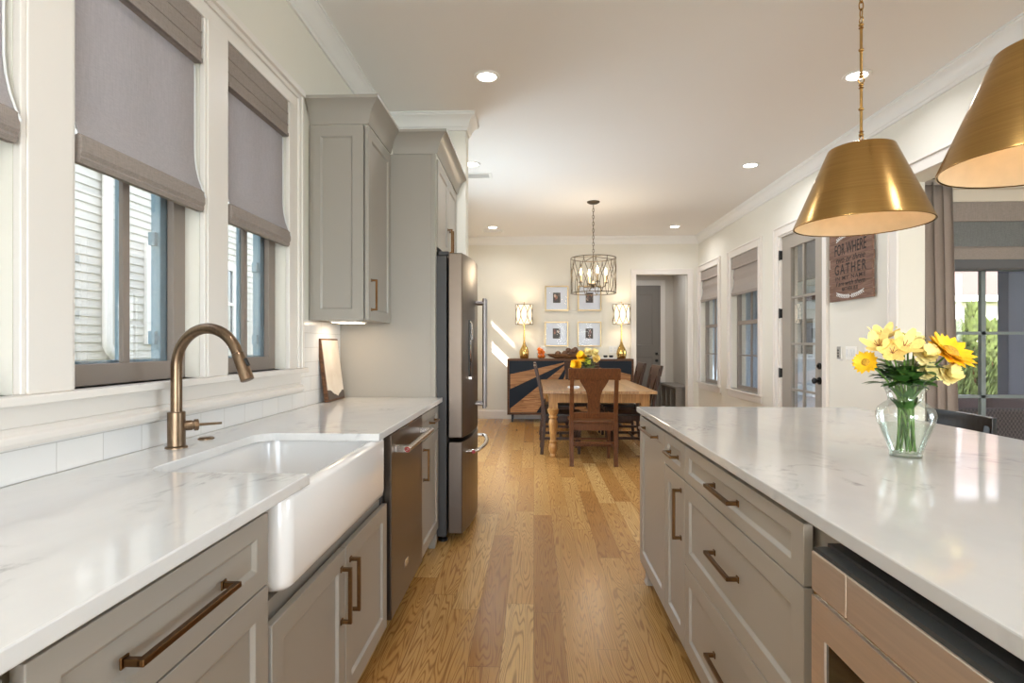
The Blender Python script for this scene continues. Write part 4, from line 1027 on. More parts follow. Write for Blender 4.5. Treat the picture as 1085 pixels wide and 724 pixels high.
def alstro(t, c, d, R=.03):
    Rm = frame_dir(d); bm = BM()
    for i in range(6): petal(bm, Rm, c, R * (1.0 if i % 2 else .9), R * (.50 if i % 2 else .66), .75 + .1 * (i % 2), PI / 3 * i, n=6, tip=.7, end=.84)
    obj('petals', bm, M_ALST, t, smooth=True, angle=80)
    bm = BM()
    for i in range(5):
        p = Vector(c); q = p + Rm @ Vector((.010 * math.cos(i * 1.256), .010 * math.sin(i * 1.256), .024)); tube(bm, [p, q], .0009, 5)
    obj('stamen', bm, M_SPIKE, t)
def leafblade(bm, p, d, L, wd, up=(0, 0, 1), n=6, droop=.25):
    d = Vector(d).normalized(); s = d.cross(Vector(up)); s = s.normalized() if s.length > .01 else Vector((1, 0, 0)); nn = s.cross(d); rows = []
    for i in range(n + 1):
        f = i / n; q = Vector(p) + d * L * f - nn * droop * L * f * f; ww = wd * math.sin(PI * (f * .96 + .02)) ** .8
        rows.append([bm.verts.new(q - s * ww + nn * ww * .2), bm.verts.new(q), bm.verts.new(q + s * ww + nn * ww * .2)])
    for a, b in zip(rows, rows[1:]):
        for j in range(2): bm.faces.new((a[j], a[j + 1], b[j + 1], b[j]))

VX, VY, VZ = 1.078, 1.685, .914
M_GVASE = glass('thin_vase_glass', (.95, .98, .96, 1), .16)
t = thing('glass_vase', 'clear glass vase of yellow flowers standing on the island', 'vase', (VX, VY, VZ))
outp = [(.0001, 0), (.040, 0), (.042, .004), (.041, .010), (.046, .030), (.060, .068), (.072, .100), (.0755, .122), (.070, .140), (.056, .153), (.046, .160), (.0435, .166), (.047, .182), (.055, .200), (.0605, .213)]
inp = [(r - .0028 if r > .05 else max(.0001, r - .004), max(z, .010)) for r, z in reversed(outp)]
bm = BM(); lathe(bm, outp, VX, VY, 48, VZ); obj('vase', bm, M_GVASE, t, smooth=True, angle=70)
bm = BM(); lathe(bm, [(.0001, .003)] + [(.041, .003), (.036, .012), (.0001, .014)], VX, VY, 40, VZ); obj('vase_foot', bm, M_GVASE, t, smooth=True)
bm = BM(); ring(bm, (VX, VY, VZ + .213), .0605, .0014, 48, 'z', 6); obj('rim', bm, M_GVASE, t, smooth=True)
bm = BM(); wl = [(.0001, .012), (.038, .012), (.043, .030), (.057, .068), (.066, .092), (.0001, .092)]; lathe(bm, wl, VX, VY, 40, VZ); obj('water', bm, glass('water', (.93, .97, .95, 1), .05), t, smooth=True, angle=40)
def px(u, v, dy=0.0):
    """a point of the bouquet: offset across and up from the vase axis, and towards/away"""
    return (VX + u, VY + dy, VZ + v)
GF = 'cut flowers in the glass vase on the island'
NECK = (VX, VY, VZ + .165)
def rt(i): a = i * 2.4; return (VX + .024 * math.cos(a), VY + .024 * math.sin(a), VZ + .016 + .002 * (i % 3))
fl = [('sunflower', 'big yellow sunflower at the upper right of the island bouquet', .086, .300, -.05, (.25, -.62, .7), .060),
      ('sunflower', 'yellow sunflower low at the right edge of the island bouquet', .118, .255, -.01, (.75, -.55, .1), .036),
      ('sunflower', 'yellow sunflower at the left edge of the island bouquet', -.118, .272, -.01, (-.7, -.6, .25), .030),
      ('alstroemeria', 'pale yellow lily-like bloom at the far left of the island bouquet', -.088, .318, -.02, (-.5, -.6, .6), .036),
      ('alstroemeria', 'pale yellow lily-like bloom at the top left of the island bouquet', -.056, .342, .01, (-.15, -.35, .9), .036),
      ('alstroemeria', 'pale yellow lily-like bloom in the middle of the island bouquet', -.030, .315, -.04, (-.1, -.75, .55), .038),
      ('alstroemeria', 'pale yellow lily-like bloom under the top left bloom of the bouquet', -.068, .300, -.05, (-.4, -.8, .4), .034),
      ('carnation', 'cream carnation left of the big sunflower', .020, .292, -.055, (.0, -.75, .6), .028),
      ('carnation', 'small cream carnation low in the middle of the bouquet', .018, .248, -.06, (.0, -.85, .3), .022),
      ('carnation', 'cream carnation low at the right above the vase rim', .076, .240, -.06, (.2, -.85, .3), .028),
      ('carnation', 'cream carnation behind the big sunflower', .032, .325, .01, (.05, -.4, .9), .027)]
for i, (kd, lb, u, v, dy, d, R) in enumerate(fl):
    h = px(u, v, dy); t = stemmed(kd, lb, 'flower', GF, rt(i), h, d, NECK)
    (sunflower if kd == 'sunflower' else alstro if kd == 'alstroemeria' else carnation)(t, h, d, R * (1.05 if kd == 'sunflower' else 1.2 if kd == 'alstroemeria' else 1.02))
t = stemmed('goldenrod', 'greenish yellow filler sprig above the middle of the bouquet', 'flower', GF, rt(12), px(.006, .335), (0, 0, 1), NECK); bm = BM()
for i in range(26): ball(bm, px(.006 + random.gauss(0, .014), .345 + random.gauss(0, .012), random.gauss(0, .01)), random.uniform(.0025, .004), 6)
obj('florets', bm, M_SOLID, t, smooth=True)
leaves = [((.072, .300, .0), (.40, .05, .85), .065, .0125), ((.085, .30, .01), (.85, .1, .45), .05, .010)]
t = stemmed('leaf_spray', 'broad dark green leaves rising behind the big sunflower', 'foliage', GF, rt(13), px(.08, .30, .01), (.4, 0, .8), NECK); bm = BM()
for p, d, L, wd in leaves: leafblade(bm, px(p[0], p[1], p[2]), d, L, wd, up=(0, -1, .3), droop=.1)
obj('leaves', bm, M_LEAF, t, smooth=True, angle=80)
rl = random.Random(3)
for j in range(6):
    a = 2 * PI * j / 6 + .3; h = px(.05 * math.cos(a), .245 + .02 * (j % 3), .05 * math.sin(a))
    t = stemmed('leaf_spray', 'green leaf spray among the blooms of the island bouquet', 'foliage', GF, rt(14 + j), h, (math.cos(a), math.sin(a), .7), NECK, r=.003); bm = BM()
    for q in range(19):
        b = a + rl.uniform(-.9, .9); rr = rl.uniform(.0, .05); leafblade(bm, (VX + rr * math.cos(b), VY + rr * math.sin(b), VZ + .205 + rl.uniform(0, .055)), (math.cos(b), math.sin(b), rl.uniform(.0, .9)), rl.uniform(.045, .075), rl.uniform(.012, .019), droop=.3)
    for q in range(2):
        b = a + q; leafblade(bm, (VX + .01 * math.cos(b), VY + .01 * math.sin(b), VZ + .12 + .03 * q), (math.cos(b) * .35, math.sin(b) * .35, .9), .06, .013)
    obj('leaves', bm, M_LEAF, t, smooth=True, angle=80)

# small vase on the dining table
TVX, TVY = .655, 6.95
t = thing('table_vase', 'small clear glass vase of yellow flowers on the dining table', 'vase', (TVX, TVY, TZ))
bm = BM(); lathe(bm, [(.0001, 0), (.034, 0), (.038, .03), (.052, .11), (.056, .15), (.047, .175), (.062, .215)], TVX, TVY, 28, TZ); obj('vase', bm, M_GVASE, t, smooth=True)
bm = BM(); lathe(bm, [(.0001, .004), (.031, .004), (.036, .03), (.048, .105), (.0001, .105)], TVX, TVY, 24, TZ); obj('water', bm, glass('water_b', (.93, .97, .95, 1), .05), t)
GT = 'flowers in the small vase on the dining table'
tf = [('lily', 'orange yellow bloom drooping at the left of the table bouquet', -.10, .175, (-.8, -.5, .1), .05, M_SUNF), ('lily', 'yellow bloom at the upper left of the table bouquet', -.055, .235, (-.4, -.6, .6), .05, M_SUNF),
      ('carnation', 'pale green yellow bloom at the front of the table bouquet', .0, .20, (0, -.9, .4), .034, pbr('lime_yellow', (222, 224, 96), .6)), ('carnation', 'cream bloom at the top of the table bouquet', .0, .275, (0, -.4, .9), .04, M_CREAM),
      ('carnation', 'cream bloom at the upper right of the table bouquet', .06, .27, (.4, -.5, .8), .04, M_CREAM), ('carnation', 'pale yellow bloom at the right of the table bouquet', .075, .22, (.6, -.6, .4), .036, M_ALST)]
for i, (kd, lb, u, v, d, R, m_) in enumerate(tf):
    h = (TVX + u * 1.3, TVY - .04, TZ + .02 + v * 1.4); a = i * 2.1
    t = stemmed(kd, lb, 'flower', GT, (TVX + .014 * math.cos(a), TVY + .014 * math.sin(a), TZ + .008), h, d)
    carnation(t, h, d, R * 1.25, m_)
for j in range(4):
    a = 2 * PI * j / 4 + .4; t = stemmed('leaf_spray', 'green leaf spray in the small bouquet on the dining table', 'foliage', GT, (TVX, TVY, TZ + .01 + .001 * j), (TVX + .03 * math.cos(a), TVY + .03 * math.sin(a), TZ + .28), (0, 0, 1)); bm = BM()
    for q in range(12):
        b = a + rl.uniform(-1, 1); rr = rl.uniform(.01, .06); leafblade(bm, (TVX + rr * math.cos(b), TVY + rr * math.sin(b), TZ + rl.uniform(.20, .34)), (math.cos(b), math.sin(b), .5), .09, .020)
    obj('leaves', bm, M_LEAF, t, smooth=True, angle=80)
t = thing('napkin_stack', 'white folded napkins lying left of the vase on the dining table', 'napkin', (.46, 6.62, TZ))
for i in range(3): obj('napkin', box(.40, .53, 6.56, 6.69, TZ + .006 * i, TZ + .006 * i + .005), M_CORD, t)

# ------------------------------------------------------------------ sideboard wall
BX0, BX1, BY0, BY1, BZ0, BZ1 = -.425, 1.592, 9.07, 9.49, .12, 1.018
t = thing('sideboard', 'navy sideboard with a wooden sunburst front against the far wall', 'sideboard', ((BX0 + BX1) / 2, 9.28, 0))
bm = BM(); bx(bm, BX0, BX1, BY0, BY1, BZ1 - .03, BZ1); bx(bm, BX0, BX0 + .03, BY0, BY1, BZ0, BZ1 - .03); bx(bm, BX1 - .03, BX1, BY0, BY1, BZ0, BZ1 - .03); bx(bm, BX0 + .03, BX1 - .03, BY0, BY1, BZ0, BZ0 + .03); bx(bm, BX0 + .03, BX1 - .03, BY0 + .03, BY1, BZ0 + .03, BZ1 - .03)
obj('case', bm, M_RAYD, t, bevel=.002)
for lx_ in (BX0 + .08, BX1 - .08):
    for ly_ in (BY0 + .06, BY1 - .06): bm = BM(); tube(bm, [(lx_, ly_, 0), (lx_, ly_, BZ0)], [.016, .024], 4, sq=True); obj('leg', bm, M_BLACK, t)
mid = (BX0 + BX1) / 2
for s in (-1, 1):
    u0, u1 = sorted((mid + s * .006, mid + s * (mid - BX0 - .034))); z0, z1 = BZ0 + .034, BZ1 - .034
    d = obj('door', box(u0, u1, BY0 + .008, BY0 + .029, z0, z1), M_NAVY, t)
    ax, az = mid + s * .012, z1 - .005; Wd, Hd = abs(u1 - u0) - .02, z1 - z0 - .01
    def ray(m0, m1):
        P = []
        for m in (m0, m1):
            if m * Wd <= Hd: P.append((ax + s * Wd, az - m * Wd))
            else: P.append((ax + s * Hd / m, az - Hd))
        poly = [(ax, az), P[0]]
        if m0 * Wd < Hd < m1 * Wd: poly.append((ax + s * Wd, az - Hd))
        return poly + [P[1]]
    for m0, m1 in ((.22, .47), (.80, 1.55), (3.0, 12.0)): bm = BM(); prism(bm, ray(m0, m1), 'y', BY0 + .003, BY0 + .0085); obj('ray_inlay', bm, M_RAY, d)

GLAMP = 'gold table lamps on the sideboard'
k = NT('lamp_shade_fabric'); k.col(lin((250, 240, 222))); k.b.inputs['Emission Color'].default_value = lin((255, 232, 196)); k.b.inputs['Emission Strength'].default_value = 0.62; M_LSH = k.m
def table_lamp(x, y, label):
    t = thing('table_lamp', label, 'table lamp', (x, y, BZ1), GLAMP); z = BZ1
    bm = BM(); lathe(bm, [(.0001, 0), (.062, 0), (.066, .006), (.072, .03), (.080, .08), (.078, .12), (.062, .165), (.04, .205), (.024, .24), (.016, .29), (.013, .40), (.012, .53), (.018, .535), (.018, .545), (.008, .55), (.008, .60)], x, y, 28, z); obj('base', bm, M_GOLD, t, smooth=True)
    bm = BM(); R = .135; lathe(bm, [(R, .565), (R, .875), (R - .003, .875), (R - .003, .565)], x, y, 40, z, closed=True); sh = obj('lamp_shade', bm, M_LSH, t, smooth=True)
    bm = BM(); R2 = R + .006
    for zz in (.562, .878): ring(bm, (x, y, z + zz), R2, .004, 40)
    for k_ in range(8):
        for s in (-1, 1):
            pts = []
            for q in range(13):
                f = q / 12; a = 2 * PI * k_ / 8 + s * (PI / 8) * math.sin(PI * f); pts.append((x + R2 * math.cos(a), y + R2 * math.sin(a), z + .562 + .316 * f))
            tube(bm, pts, .0045, 6)
    for k_ in range(3):
        a = 2 * PI * k_ / 3; tube(bm, [(x, y, z + .86), (x + R2 * math.cos(a), y + R2 * math.sin(a), z + .878)], .0025, 6)
    obj('cage', bm, M_IRON, sh, smooth=True, angle=60)
    bm = BM(); lathe(bm, [(.003, .60), (.003, .90), (.008, .905), (.010, .915), (.005, .925), (.0001, .93)], x, y, 14, z); obj('finial', bm, M_GOLDF, t, smooth=True)
    lamp('lamp', 'POINT', (0, 0, .72), 4.0, (1, .86, .66), parent=t, shadow_soft_size=.05)
table_lamp(-.155, 9.27, 'gold gourd table lamp at the left end of the sideboard'); table_lamp(1.426, 9.27, 'gold gourd table lamp at the right end of the sideboard')
# framed pictures
M_PGLASS = glass('picture_glazing', (1, 1, 1, 1), .0, .12)
M_MAT = pbr('mat_board', (206, 212, 224), .3); 
rp = random.Random(11)
for (x0, x1, z0, z1, lb) in ((.188, .582, 1.812, 2.232, 'square gold frame with a small dark photo, upper left of the four'), (.735, 1.128, 1.812, 2.232, 'square gold frame with a small dark photo, upper right of the four'), (.184, .578, 1.216, 1.631, 'square gold frame with a small reddish photo, lower left of the four'), (.731, 1.126, 1.212, 1.63, 'square gold frame with a small brown photo, lower right of the four')):
    t = thing('picture_frame', lb, 'picture', ((x0 + x1) / 2, YF, z0), 'square gold frames above the sideboard'); bm = BM(); e = .021
    for q in ((x0, x1, z1 - e, z1), (x0, x1, z0, z0 + e), (x0, x0 + e, z0 + e, z1 - e), (x1 - e, x1, z0 + e, z1 - e)): bx(bm, q[0], q[1], YF - .03, YF, q[2], q[3])
    obj('frame', bm, M_GOLDF, t, bevel=.002); obj('mat', box(x0 + e, x1 - e, YF - .012, YF - .004, z0 + e, z1 - e), M_MAT, t)
    cx, cz = (x0 + x1) / 2, (z0 + z1) / 2 + .01
    ph = obj('photo', box(cx - .062, cx + .062, YF - .0135, YF - .0118, cz - .085, cz + .085), pbr('photo_dark', (44, 32, 28), .4), t)
    for q in range(4):
        a, b = rp.uniform(-.035, .035), rp.uniform(-.05, .05); r = rp.uniform(.014, .026); bm = BM()
        prism(bm, [(cx + a + r * math.cos(PI * 2 * i / 9) * rp.uniform(.7, 1.1), cz + b + r * 1.3 * math.sin(PI * 2 * i / 9)) for i in range(9)], 'y', YF - .0141 - .0002 * q, YF - .0134)
        obj('photo_patch', bm, pbr('photo_tone', [(150, 96, 72), (196, 168, 150), (112, 44, 40), (90, 74, 66)][q], .4), ph)
    obj('glazing', box(x0 + e, x1 - e, YF - .019, YF - .017, z0 + e, z1 - e), M_PGLASS, t)
# bowl of oranges
OX, OY = .125, 9.22
t = thing('fruit_bowl', 'small clear glass bowl holding oranges on the sideboard', 'bowl', (OX, OY, BZ1)); bm = BM(); lathe(bm, [(.0001, 0), (.045, 0), (.065, .02), (.075, .05), (.077, .09)], OX, OY, 28, BZ1); obj('bowl', bm, M_GVASE, t, smooth=True)
M_OR = pbr('orange_peel', (232, 116, 24), .45, noise=.1, nscale=80)
for i, (a, b, c) in enumerate(((-.03, -.02, .038), (.03, -.022, .040), (0, .032, .038), (-.026, .0, .098), (.028, .004, .100), (-.07, .0, .122), (.0, -.03, .135))):
    if i == 5: a, b, c = (-.035, .01, .15)
    bm = BM(); ball(bm, (OX + a, OY + b, BZ1 + c), .033, 16); o = obj('orange', bm, M_OR, smooth=True); tag(o, 'small orange heaped in the glass bowl on the sideboard', 'orange', 'oranges in the glass bowl'); center(o)
# long dough bowl with wooden balls
DX, DYY = .595, 9.25
t = thing('dough_bowl', 'long carved wooden dough bowl in the middle of the sideboard', 'bowl', (DX, DYY, BZ1)); M_DB = wood('dough_bowl_wood', (84, 54, 34), (150, 108, 72), 0, 6, .6)
bm = BM(); E_ = lambda a, b, n=36: [(DX + a * math.copysign(abs(math.cos(2 * PI * i / n)) ** .8, math.cos(2 * PI * i / n)), DYY + b * math.copysign(abs(math.sin(2 * PI * i / n)) ** .9, math.sin(2 * PI * i / n))) for i in range(n)]
loops(bm, [(E_(.24, .06), BZ1), (E_(.33, .10), BZ1 + .03), (E_(.385, .125), BZ1 + .075), (E_(.37, .112), BZ1 + .078), (E_(.31, .085), BZ1 + .035), (E_(.22, .05), BZ1 + .018)]); obj('bowl', bm, M_DB, t, smooth=True, angle=60)
M_BALL = pbr('vine_ball', (104, 74, 54), .7, noise=.3, nscale=60)
for i, (a, b, c, r) in enumerate(((-.20, 0, .078, .05), (-.09, -.03, .080, .052), (.03, .0, .088, .058), (.13, -.01, .085, .055), (.22, 0, .078, .045), (-.03, .02, .135, .045), (.085, .03, .145, .045), (.045, -.045, .130, .04))):
    bm = BM(); ball(bm, (DX + a, DYY + b, BZ1 + c), r, 16); o = obj('wooden_ball', bm, M_BALL, smooth=True); tag(o, 'brown rattan ball in the long dough bowl', 'ball', 'brown balls in the dough bowl'); center(o)
t = thing('tray', 'white tray at the right of the sideboard before the lamp', 'tray', (1.2, 9.22, BZ1)); bm = BM(); loops(bm, [(rrect(1.07, 1.33, 9.12, 9.32, .02, .02), BZ1), (rrect(1.065, 1.335, 9.115, 9.325, .02, .02), BZ1 + .022), (rrect(1.071, 1.329, 9.121, 9.319, .02, .02), BZ1 + .022), (rrect(1.074, 1.326, 9.124, 9.316, .02, .02), BZ1 + .006)]); obj('tray', bm, M_PORC, t)
for x, lb in ((1.16, 'small black bowl on the white tray, left one'), (1.25, 'small black bowl on the white tray, right one')):
    bm = BM(); lathe(bm, [(.0001, 0), (.022, 0), (.034, .03), (.036, .05), (.032, .05), (.028, .02), (.0001, .012)], x, 9.21, 20, BZ1 + .0065); o = obj('bowl', bm, M_BLACK, smooth=True); tag(o, lb, 'bowl', 'black bowls on the tray'); center(o)
t = thing('yellow_jar', 'little yellow jar left of the white tray on the sideboard', 'jar', (1.04, 9.2, BZ1)); bm = BM(); lathe(bm, [(.0001, 0), (.028, 0), (.030, .03), (.028, .055), (.0001, .056)], 1.03, 9.2, 20, BZ1); obj('jar', bm, pbr('jar_yellow', (206, 164, 70), .4), t, smooth=True); bm = BM(); lathe(bm, [(.024, .056), (.024, .066), (.0001, .067)], 1.03, 9.2, 20, BZ1); obj('lid', bm, M_GOLDF, t, smooth=True)

# outlets and switches
def plate_y(x, z, wdt, label, n, kind='outlet'):
    t = thing('wall_outlet', label, 'outlet', (x, YF, z - .06)); obj('plate', box(x - wdt / 2, x + wdt / 2, YF - .006, YF, z - .06, z + .06), M_WHITE, t, bevel=.003)
    for i in range(n):
        cx = x - wdt / 2 + wdt * (i + .5) / n
        for zz in (-.022, .022): obj('socket', box(cx - .014, cx + .014, YF - .008, YF - .005, z + zz - .014, z + zz + .014), M_CORD, t, bevel=.003)
plate_y(.16, 1.165, .09, 'white outlet plate on the far wall behind the fruit bowl', 1); plate_y(1.325, 1.165, .13, 'white double outlet plate beside the right table lamp', 2)
def plate_x(y0, y1, z0, z1, label, n, name, cat):
    t = thing(name, label, cat, (XR, (y0 + y1) / 2, z0)); obj('plate', box(XR - .006, XR, y0, y1, z0, z1), M_WHITE, t, bevel=.003)
    for i in range(n):
        c = y0 + (y1 - y0) * (i + .5) / n; obj('toggle' if cat == 'switch' else 'socket', bx(box(XR - .009, XR - .005, c - .017, c + .017, (z0 + z1) / 2 - .033, (z0 + z1) / 2 + .033), XR - .012, XR - .008, c - .015, c + .015, (z0 + z1) / 2 - .03, (z0 + z1) / 2 + .002), M_CORD, t, bevel=.001)
plate_x(4.905, 5.08, 1.11, 1.225, 'white three-gang light switch plate below the wooden sign', 3, 'light_switch', 'switch')
t = thing('remote_holder', 'small grey remote control mounted beside the switch plate', 'remote', (XR, 5.165, 1.1)); obj('cradle', box(XR - .012, XR, 5.135, 5.195, 1.10, 1.215), M_WHITE, t, bevel=.003); d = obj('remote', box(XR - .024, XR - .012, 5.142, 5.188, 1.115, 1.225), pbr('remote_grey', (150, 148, 144), .5), t, bevel=.003)
for zz in (1.14, 1.165, 1.19): obj('button', box(XR - .026, XR - .023, 5.153, 5.177, zz - .008, zz + .008), M_BLACK, d)
plate_x(4.72, 4.79, 1.10, 1.215, 'white wall outlet partly behind the flowers by the opening', 1, 'wall_outlet', 'outlet')

# wooden sign
t = thing('wooden_sign', 'brown plank wall sign with dark lettering hung by the glass door', 'sign', (XR, 4.955, 1.635)); YS0, YS1, ZS0, ZS1 = 4.63, 5.285, 1.625, 2.235
bm = BM(); n = 8
for i in range(n): z0 = ZS0 + (ZS1 - ZS0) * i / n; j = random.uniform(-.006, .006); bx(bm, XR - .036, XR - .018, YS0 + j, YS1 + j, z0 + .0015, z0 + (ZS1 - ZS0) / n - .0015)
obj('planks', bm, M_SIGN, t); obj('back_batten', bx(box(XR - .018, XR, YS0 + .06, YS0 + .12, ZS0 + .03, ZS1 - .03), XR - .018, XR, YS1 - .12, YS1 - .06, ZS0 + .03, ZS1 - .03), M_RAYD, t)
dg = None
def text(s, zc, hgt, wid, m=M_INK, shear=0.0, off=.004, sp=1.0, nm='lettering'):
    cu = bpy.data.curves.new(nm, 'FONT'); cu.body = s; cu.align_x = 'CENTER'; cu.align_y = 'CENTER'; cu.size = 1; cu.shear = shear; cu.extrude = 0.0008; cu.offset = off; cu.space_character = sp
    o = bpy.data.objects.new(nm, cu); C.objects.link(o); bpy.context.view_layer.update(); dx, dy = o.dimensions.x, o.dimensions.y
    me = bpy.data.meshes.new_from_object(o.evaluated_get(bpy.context.evaluated_depsgraph_get())); bpy.data.objects.remove(o); bpy.data.curves.remove(cu)
    me.materials.clear(); me.materials.append(m); o = bpy.data.objects.new(nm, me); C.objects.link(o); o.parent = t
    ox, oy, oz = ORG[t.name]
    for v in me.vertices: v.co = Vector((XR - .0368 - v.co.z * .5 - ox, 4.957 - v.co.x * wid / dx - oy, zc + v.co.y * hgt / dy - oz))
    me.flip_normals(); return o
text('FOR WHERE', 2.072, .10, .48, off=.01); text('two or three', 1.985, .055, .44, shear=.3); text('GATHER', 1.898, .09, .48, off=.006, sp=1.3); text('IN MY NAME', 1.823, .034, .46, sp=1.2)
text('I am with them', 1.775, .044, .44, shear=.3); text('MATTHEW 18:20', 1.725, .036, .24, off=.01)
for zc, sg in ((1.690, 1), (2.165, -1)):
    bm = BM(); tube(bm, [(XR - .0375, 4.957 + .19 * q / 8, zc - sg * (.03 - .03 * (q / 8) ** 2)) for q in range(-8, 9)], .0022, 6)
    for q in range(-8, 9):
        y, z = 4.957 + .19 * q / 8, zc - sg * (.03 - .03 * (q / 8) ** 2)
        for s in (-1, 1): prism(bm, [(y, z), (y + (.016 if q >= 0 else -.016), z + s * .007), (y + (.022 if q >= 0 else -.022), z + s * .018), (y + (.006 if q >= 0 else -.006), z + s * .013)], 'x', XR - .0385, XR - .0365)
    obj('laurel', bm, M_CORD, t)

# bench in the hall
t = thing('hall_bench', 'grey storage bench seen through the far doorway', 'bench', (2.6, 10.3, 0)); MB_ = pbr('bench_grey', (128, 122, 114), .5); a, b = 2.46, 2.775
obj('top', box(a - .01, b, 9.9, 11.1, .48, .515), MB_, t, bevel=.003)
bm = BM(); bx(bm, a, b, 9.92, 11.08, 0, .06); bx(bm, b - .02, b, 9.92, 11.08, .06, .48)
for i in range(4): y = 9.92 + 1.135 * i / 3; bx(bm, a, b - .02, y, y + .025, .06, .48)
obj('cubby', bm, MB_, t)

# ------------------------------------------------------------------ outside
struct('ground', box(-40, 60, -40, 70, -.45, -.30), M_GRASS)
struct('patio', box(2.93, 10, 4.9, 17, -.30, -.04), M_PATIO)
# neighbour's house on the left: lapped siding, two windows, a downspout
g = thing('neighbour_house', 'pale lap-sided neighbouring house beyond the kitchen windows', 'house', (-7, 3, -.3))
NX = -5.0
bm = BM(); bx(bm, -6.3, NX - .03, -14, -1.0, -.3, 8.2); bx(bm, -11, NX - .03, -1.0, 16, -.3, 4.6); obj('core', bm, M_SIDING, g)  # unseen tall end shaped to block sun from kitchen and dining windows
bm = BM(); z = -.2; lap = .098
while z < 4.5:
    prism(bm, [(NX - .03, z), (NX, z), (NX - .016, z + lap), (NX - .03, z + lap)], 'y', -2, 16); z += lap
obj('siding', bm, M_SIDING, g)
bm = BM(); bx(bm, -6.4, NX + .4, -14.4, -1.0, 8.2, 8.4); bx(bm, -11.4, NX + .3, -1.0, 16.4, 4.6, 4.75); obj('roof', bm, M_ROOF, g)
for y0, y1, z0, z1 in ((7.21, 9.20, 1.36, 2.46),):
    bm = BM(); wd = .11
    for q in ((y0 - wd, y1 + wd, z1, z1 + wd), (y0 - wd, y1 + wd, z0 - wd, z0), (y0 - wd, y0, z0, z1), (y1, y1 + wd, z0, z1), (y0, y1, (z0 + z1) / 2 - .025, (z0 + z1) / 2 + .025)): bx(bm, NX - .02, NX + .03, *q)
    f = obj('window', bm, M_EXTW, g); obj('pane', box(NX - .02, NX + .004, y0, y1, z0, z1), pbr('dark_pane', (70, 84, 92), .05), f)
yd = 6.39
bm = BM(); tube(bm, [(NX + .055, yd, 4.5), (NX + .055, yd, 1.32), (NX + .055, yd, 1.24), (NX + .058, yd + .03, 1.18), (NX + .07, yd + .22, 1.0), (NX + .07, yd + .28, .93), (NX + .07, yd + .28, -.28)], .052, 14)
o = obj('downspout', bm, M_EXTW, smooth=True, angle=60); tag(o, 'white downspout with an elbow on the neighbouring house', 'downspout'); center(o)
# outdoor things behind the dining windows and the sunroom
t = thing('patio_post', 'slate grey square patio post outside the sunroom window', 'post', (5.45, 6.24, -.04)); bm = BM(); bx(bm, 5.0, 5.9, 6.17, 6.31, -.04, 3.0); bx(bm, 4.98, 5.92, 6.15, 6.33, -.04, .2); obj('shaft', bm, M_POST, t, bevel=.01); obj('post_cap', box(4.97, 5.93, 6.14, 6.34, 2.85, 2.975), M_POST, t, bevel=.01)
struct('patio_roof', bx(box(2.93, 6.3, 4.9, 12.4, 2.98, 3.1), 2.93, 9.5, 12.4, 17.1, 2.98, 3.1), M_POST)
M_WICK = NT('wicker'); v_ = M_WICK.scalev(M_WICK.pos(), (60, 60, 40)); ch = M_WICK.n('ShaderNodeTexChecker'); M_WICK.l(v_, ch.inputs[0]); ch.inputs['Scale'].default_value = 1.0
ch.inputs[1].default_value = lin((84, 72, 74)); ch.inputs[2].default_value = lin((48, 40, 42)); M_WICK.col(ch.outputs[0]); M_WICK.b.inputs['Roughness'].default_value = .6; M_WICK.bump(ch.outputs[1], .6, .006); M_WICK = M_WICK.m
t = thing('wicker_sofa', 'dark wicker patio sofa with cushions outside the sunroom window', 'sofa', (4.3, 5.6, -.04)); y0 = 5.3
obj('back', box(3.5, 4.9, y0, y0 + .10, .12, .66), M_WICK, t, bevel=.03); obj('base', box(3.5, 4.9, y0 + .1, y0 + .85, .10, .30), M_WICK, t, bevel=.02)
for xa in (3.5, 4.78): obj('arm', box(xa, xa + .12, y0 + .1, y0 + .85, .30, .55), M_WICK, t, bevel=.03)
for xa in (3.55, 4.8):
    for yy in (y0 + .05, y0 + .75): obj('leg', box(xa, xa + .05, yy, yy + .05, -.04, .12), M_BLACK, t)
M_CUSH = pbr('cushion_mauve', (96, 84, 90), .9, noise=.1, nscale=30)
for xa in (3.63, 4.205):
    for nm, q in (('back_cushion', (xa, xa + .565, y0 + .1, y0 + .28, .42, .77)), ('seat_cushion', (xa, xa + .565, y0 + .26, y0 + .83, .302, .43))): obj(nm, box(*q), M_CUSH, t, bevel=.05, seg=4)
# conifers
M_CON = pbr('conifer_green', (86, 98, 50), .85, noise=.45, nscale=9)
def conifer(x, y, h, r, label):
    t = thing('conifer', label, 'tree', (x, y, -.3), 'slim conifers beyond the patio'); rr_ = random.Random(int(x * 100)); bm = BM()
    for i in range(900):
        f = rr_.random() ** 1.2; z = -.1 + h * f; R = r * (1 - f) ** .8 * rr_.uniform(.55, 1.05) + .02; a = rr_.uniform(0, 2 * PI); s = rr_.uniform(.07, .13)
        p = Vector((x + R * math.cos(a), y + R * math.sin(a), z)); d = Vector((math.cos(a) * .45, math.sin(a) * .45, 1)).normalized()
        u = d.cross(Vector((-math.sin(a), math.cos(a), 0))).normalized(); v = d.cross(u)
        vs = [bm.verts.new(p - d * s * .2)] + [bm.verts.new(p + d * s * .55 + (u * math.cos(q * 2.094) + v * math.sin(q * 2.094)) * s * .34) for q in range(3)] + [bm.verts.new(p + d * s * 1.7)]
        for q in range(3): bm.faces.new((vs[0], vs[1 + q], vs[1 + (q + 1) % 3])); bm.faces.new((vs[4], vs[1 + (q + 1) % 3], vs[1 + q]))
    obj('foliage', bm, M_CON, t); bm = BM(); tube(bm, [(x, y, -.3), (x, y, h * .8)], [.06, .02], 8); obj('trunk', bm, M_RAYD, t)
CY = 11.0
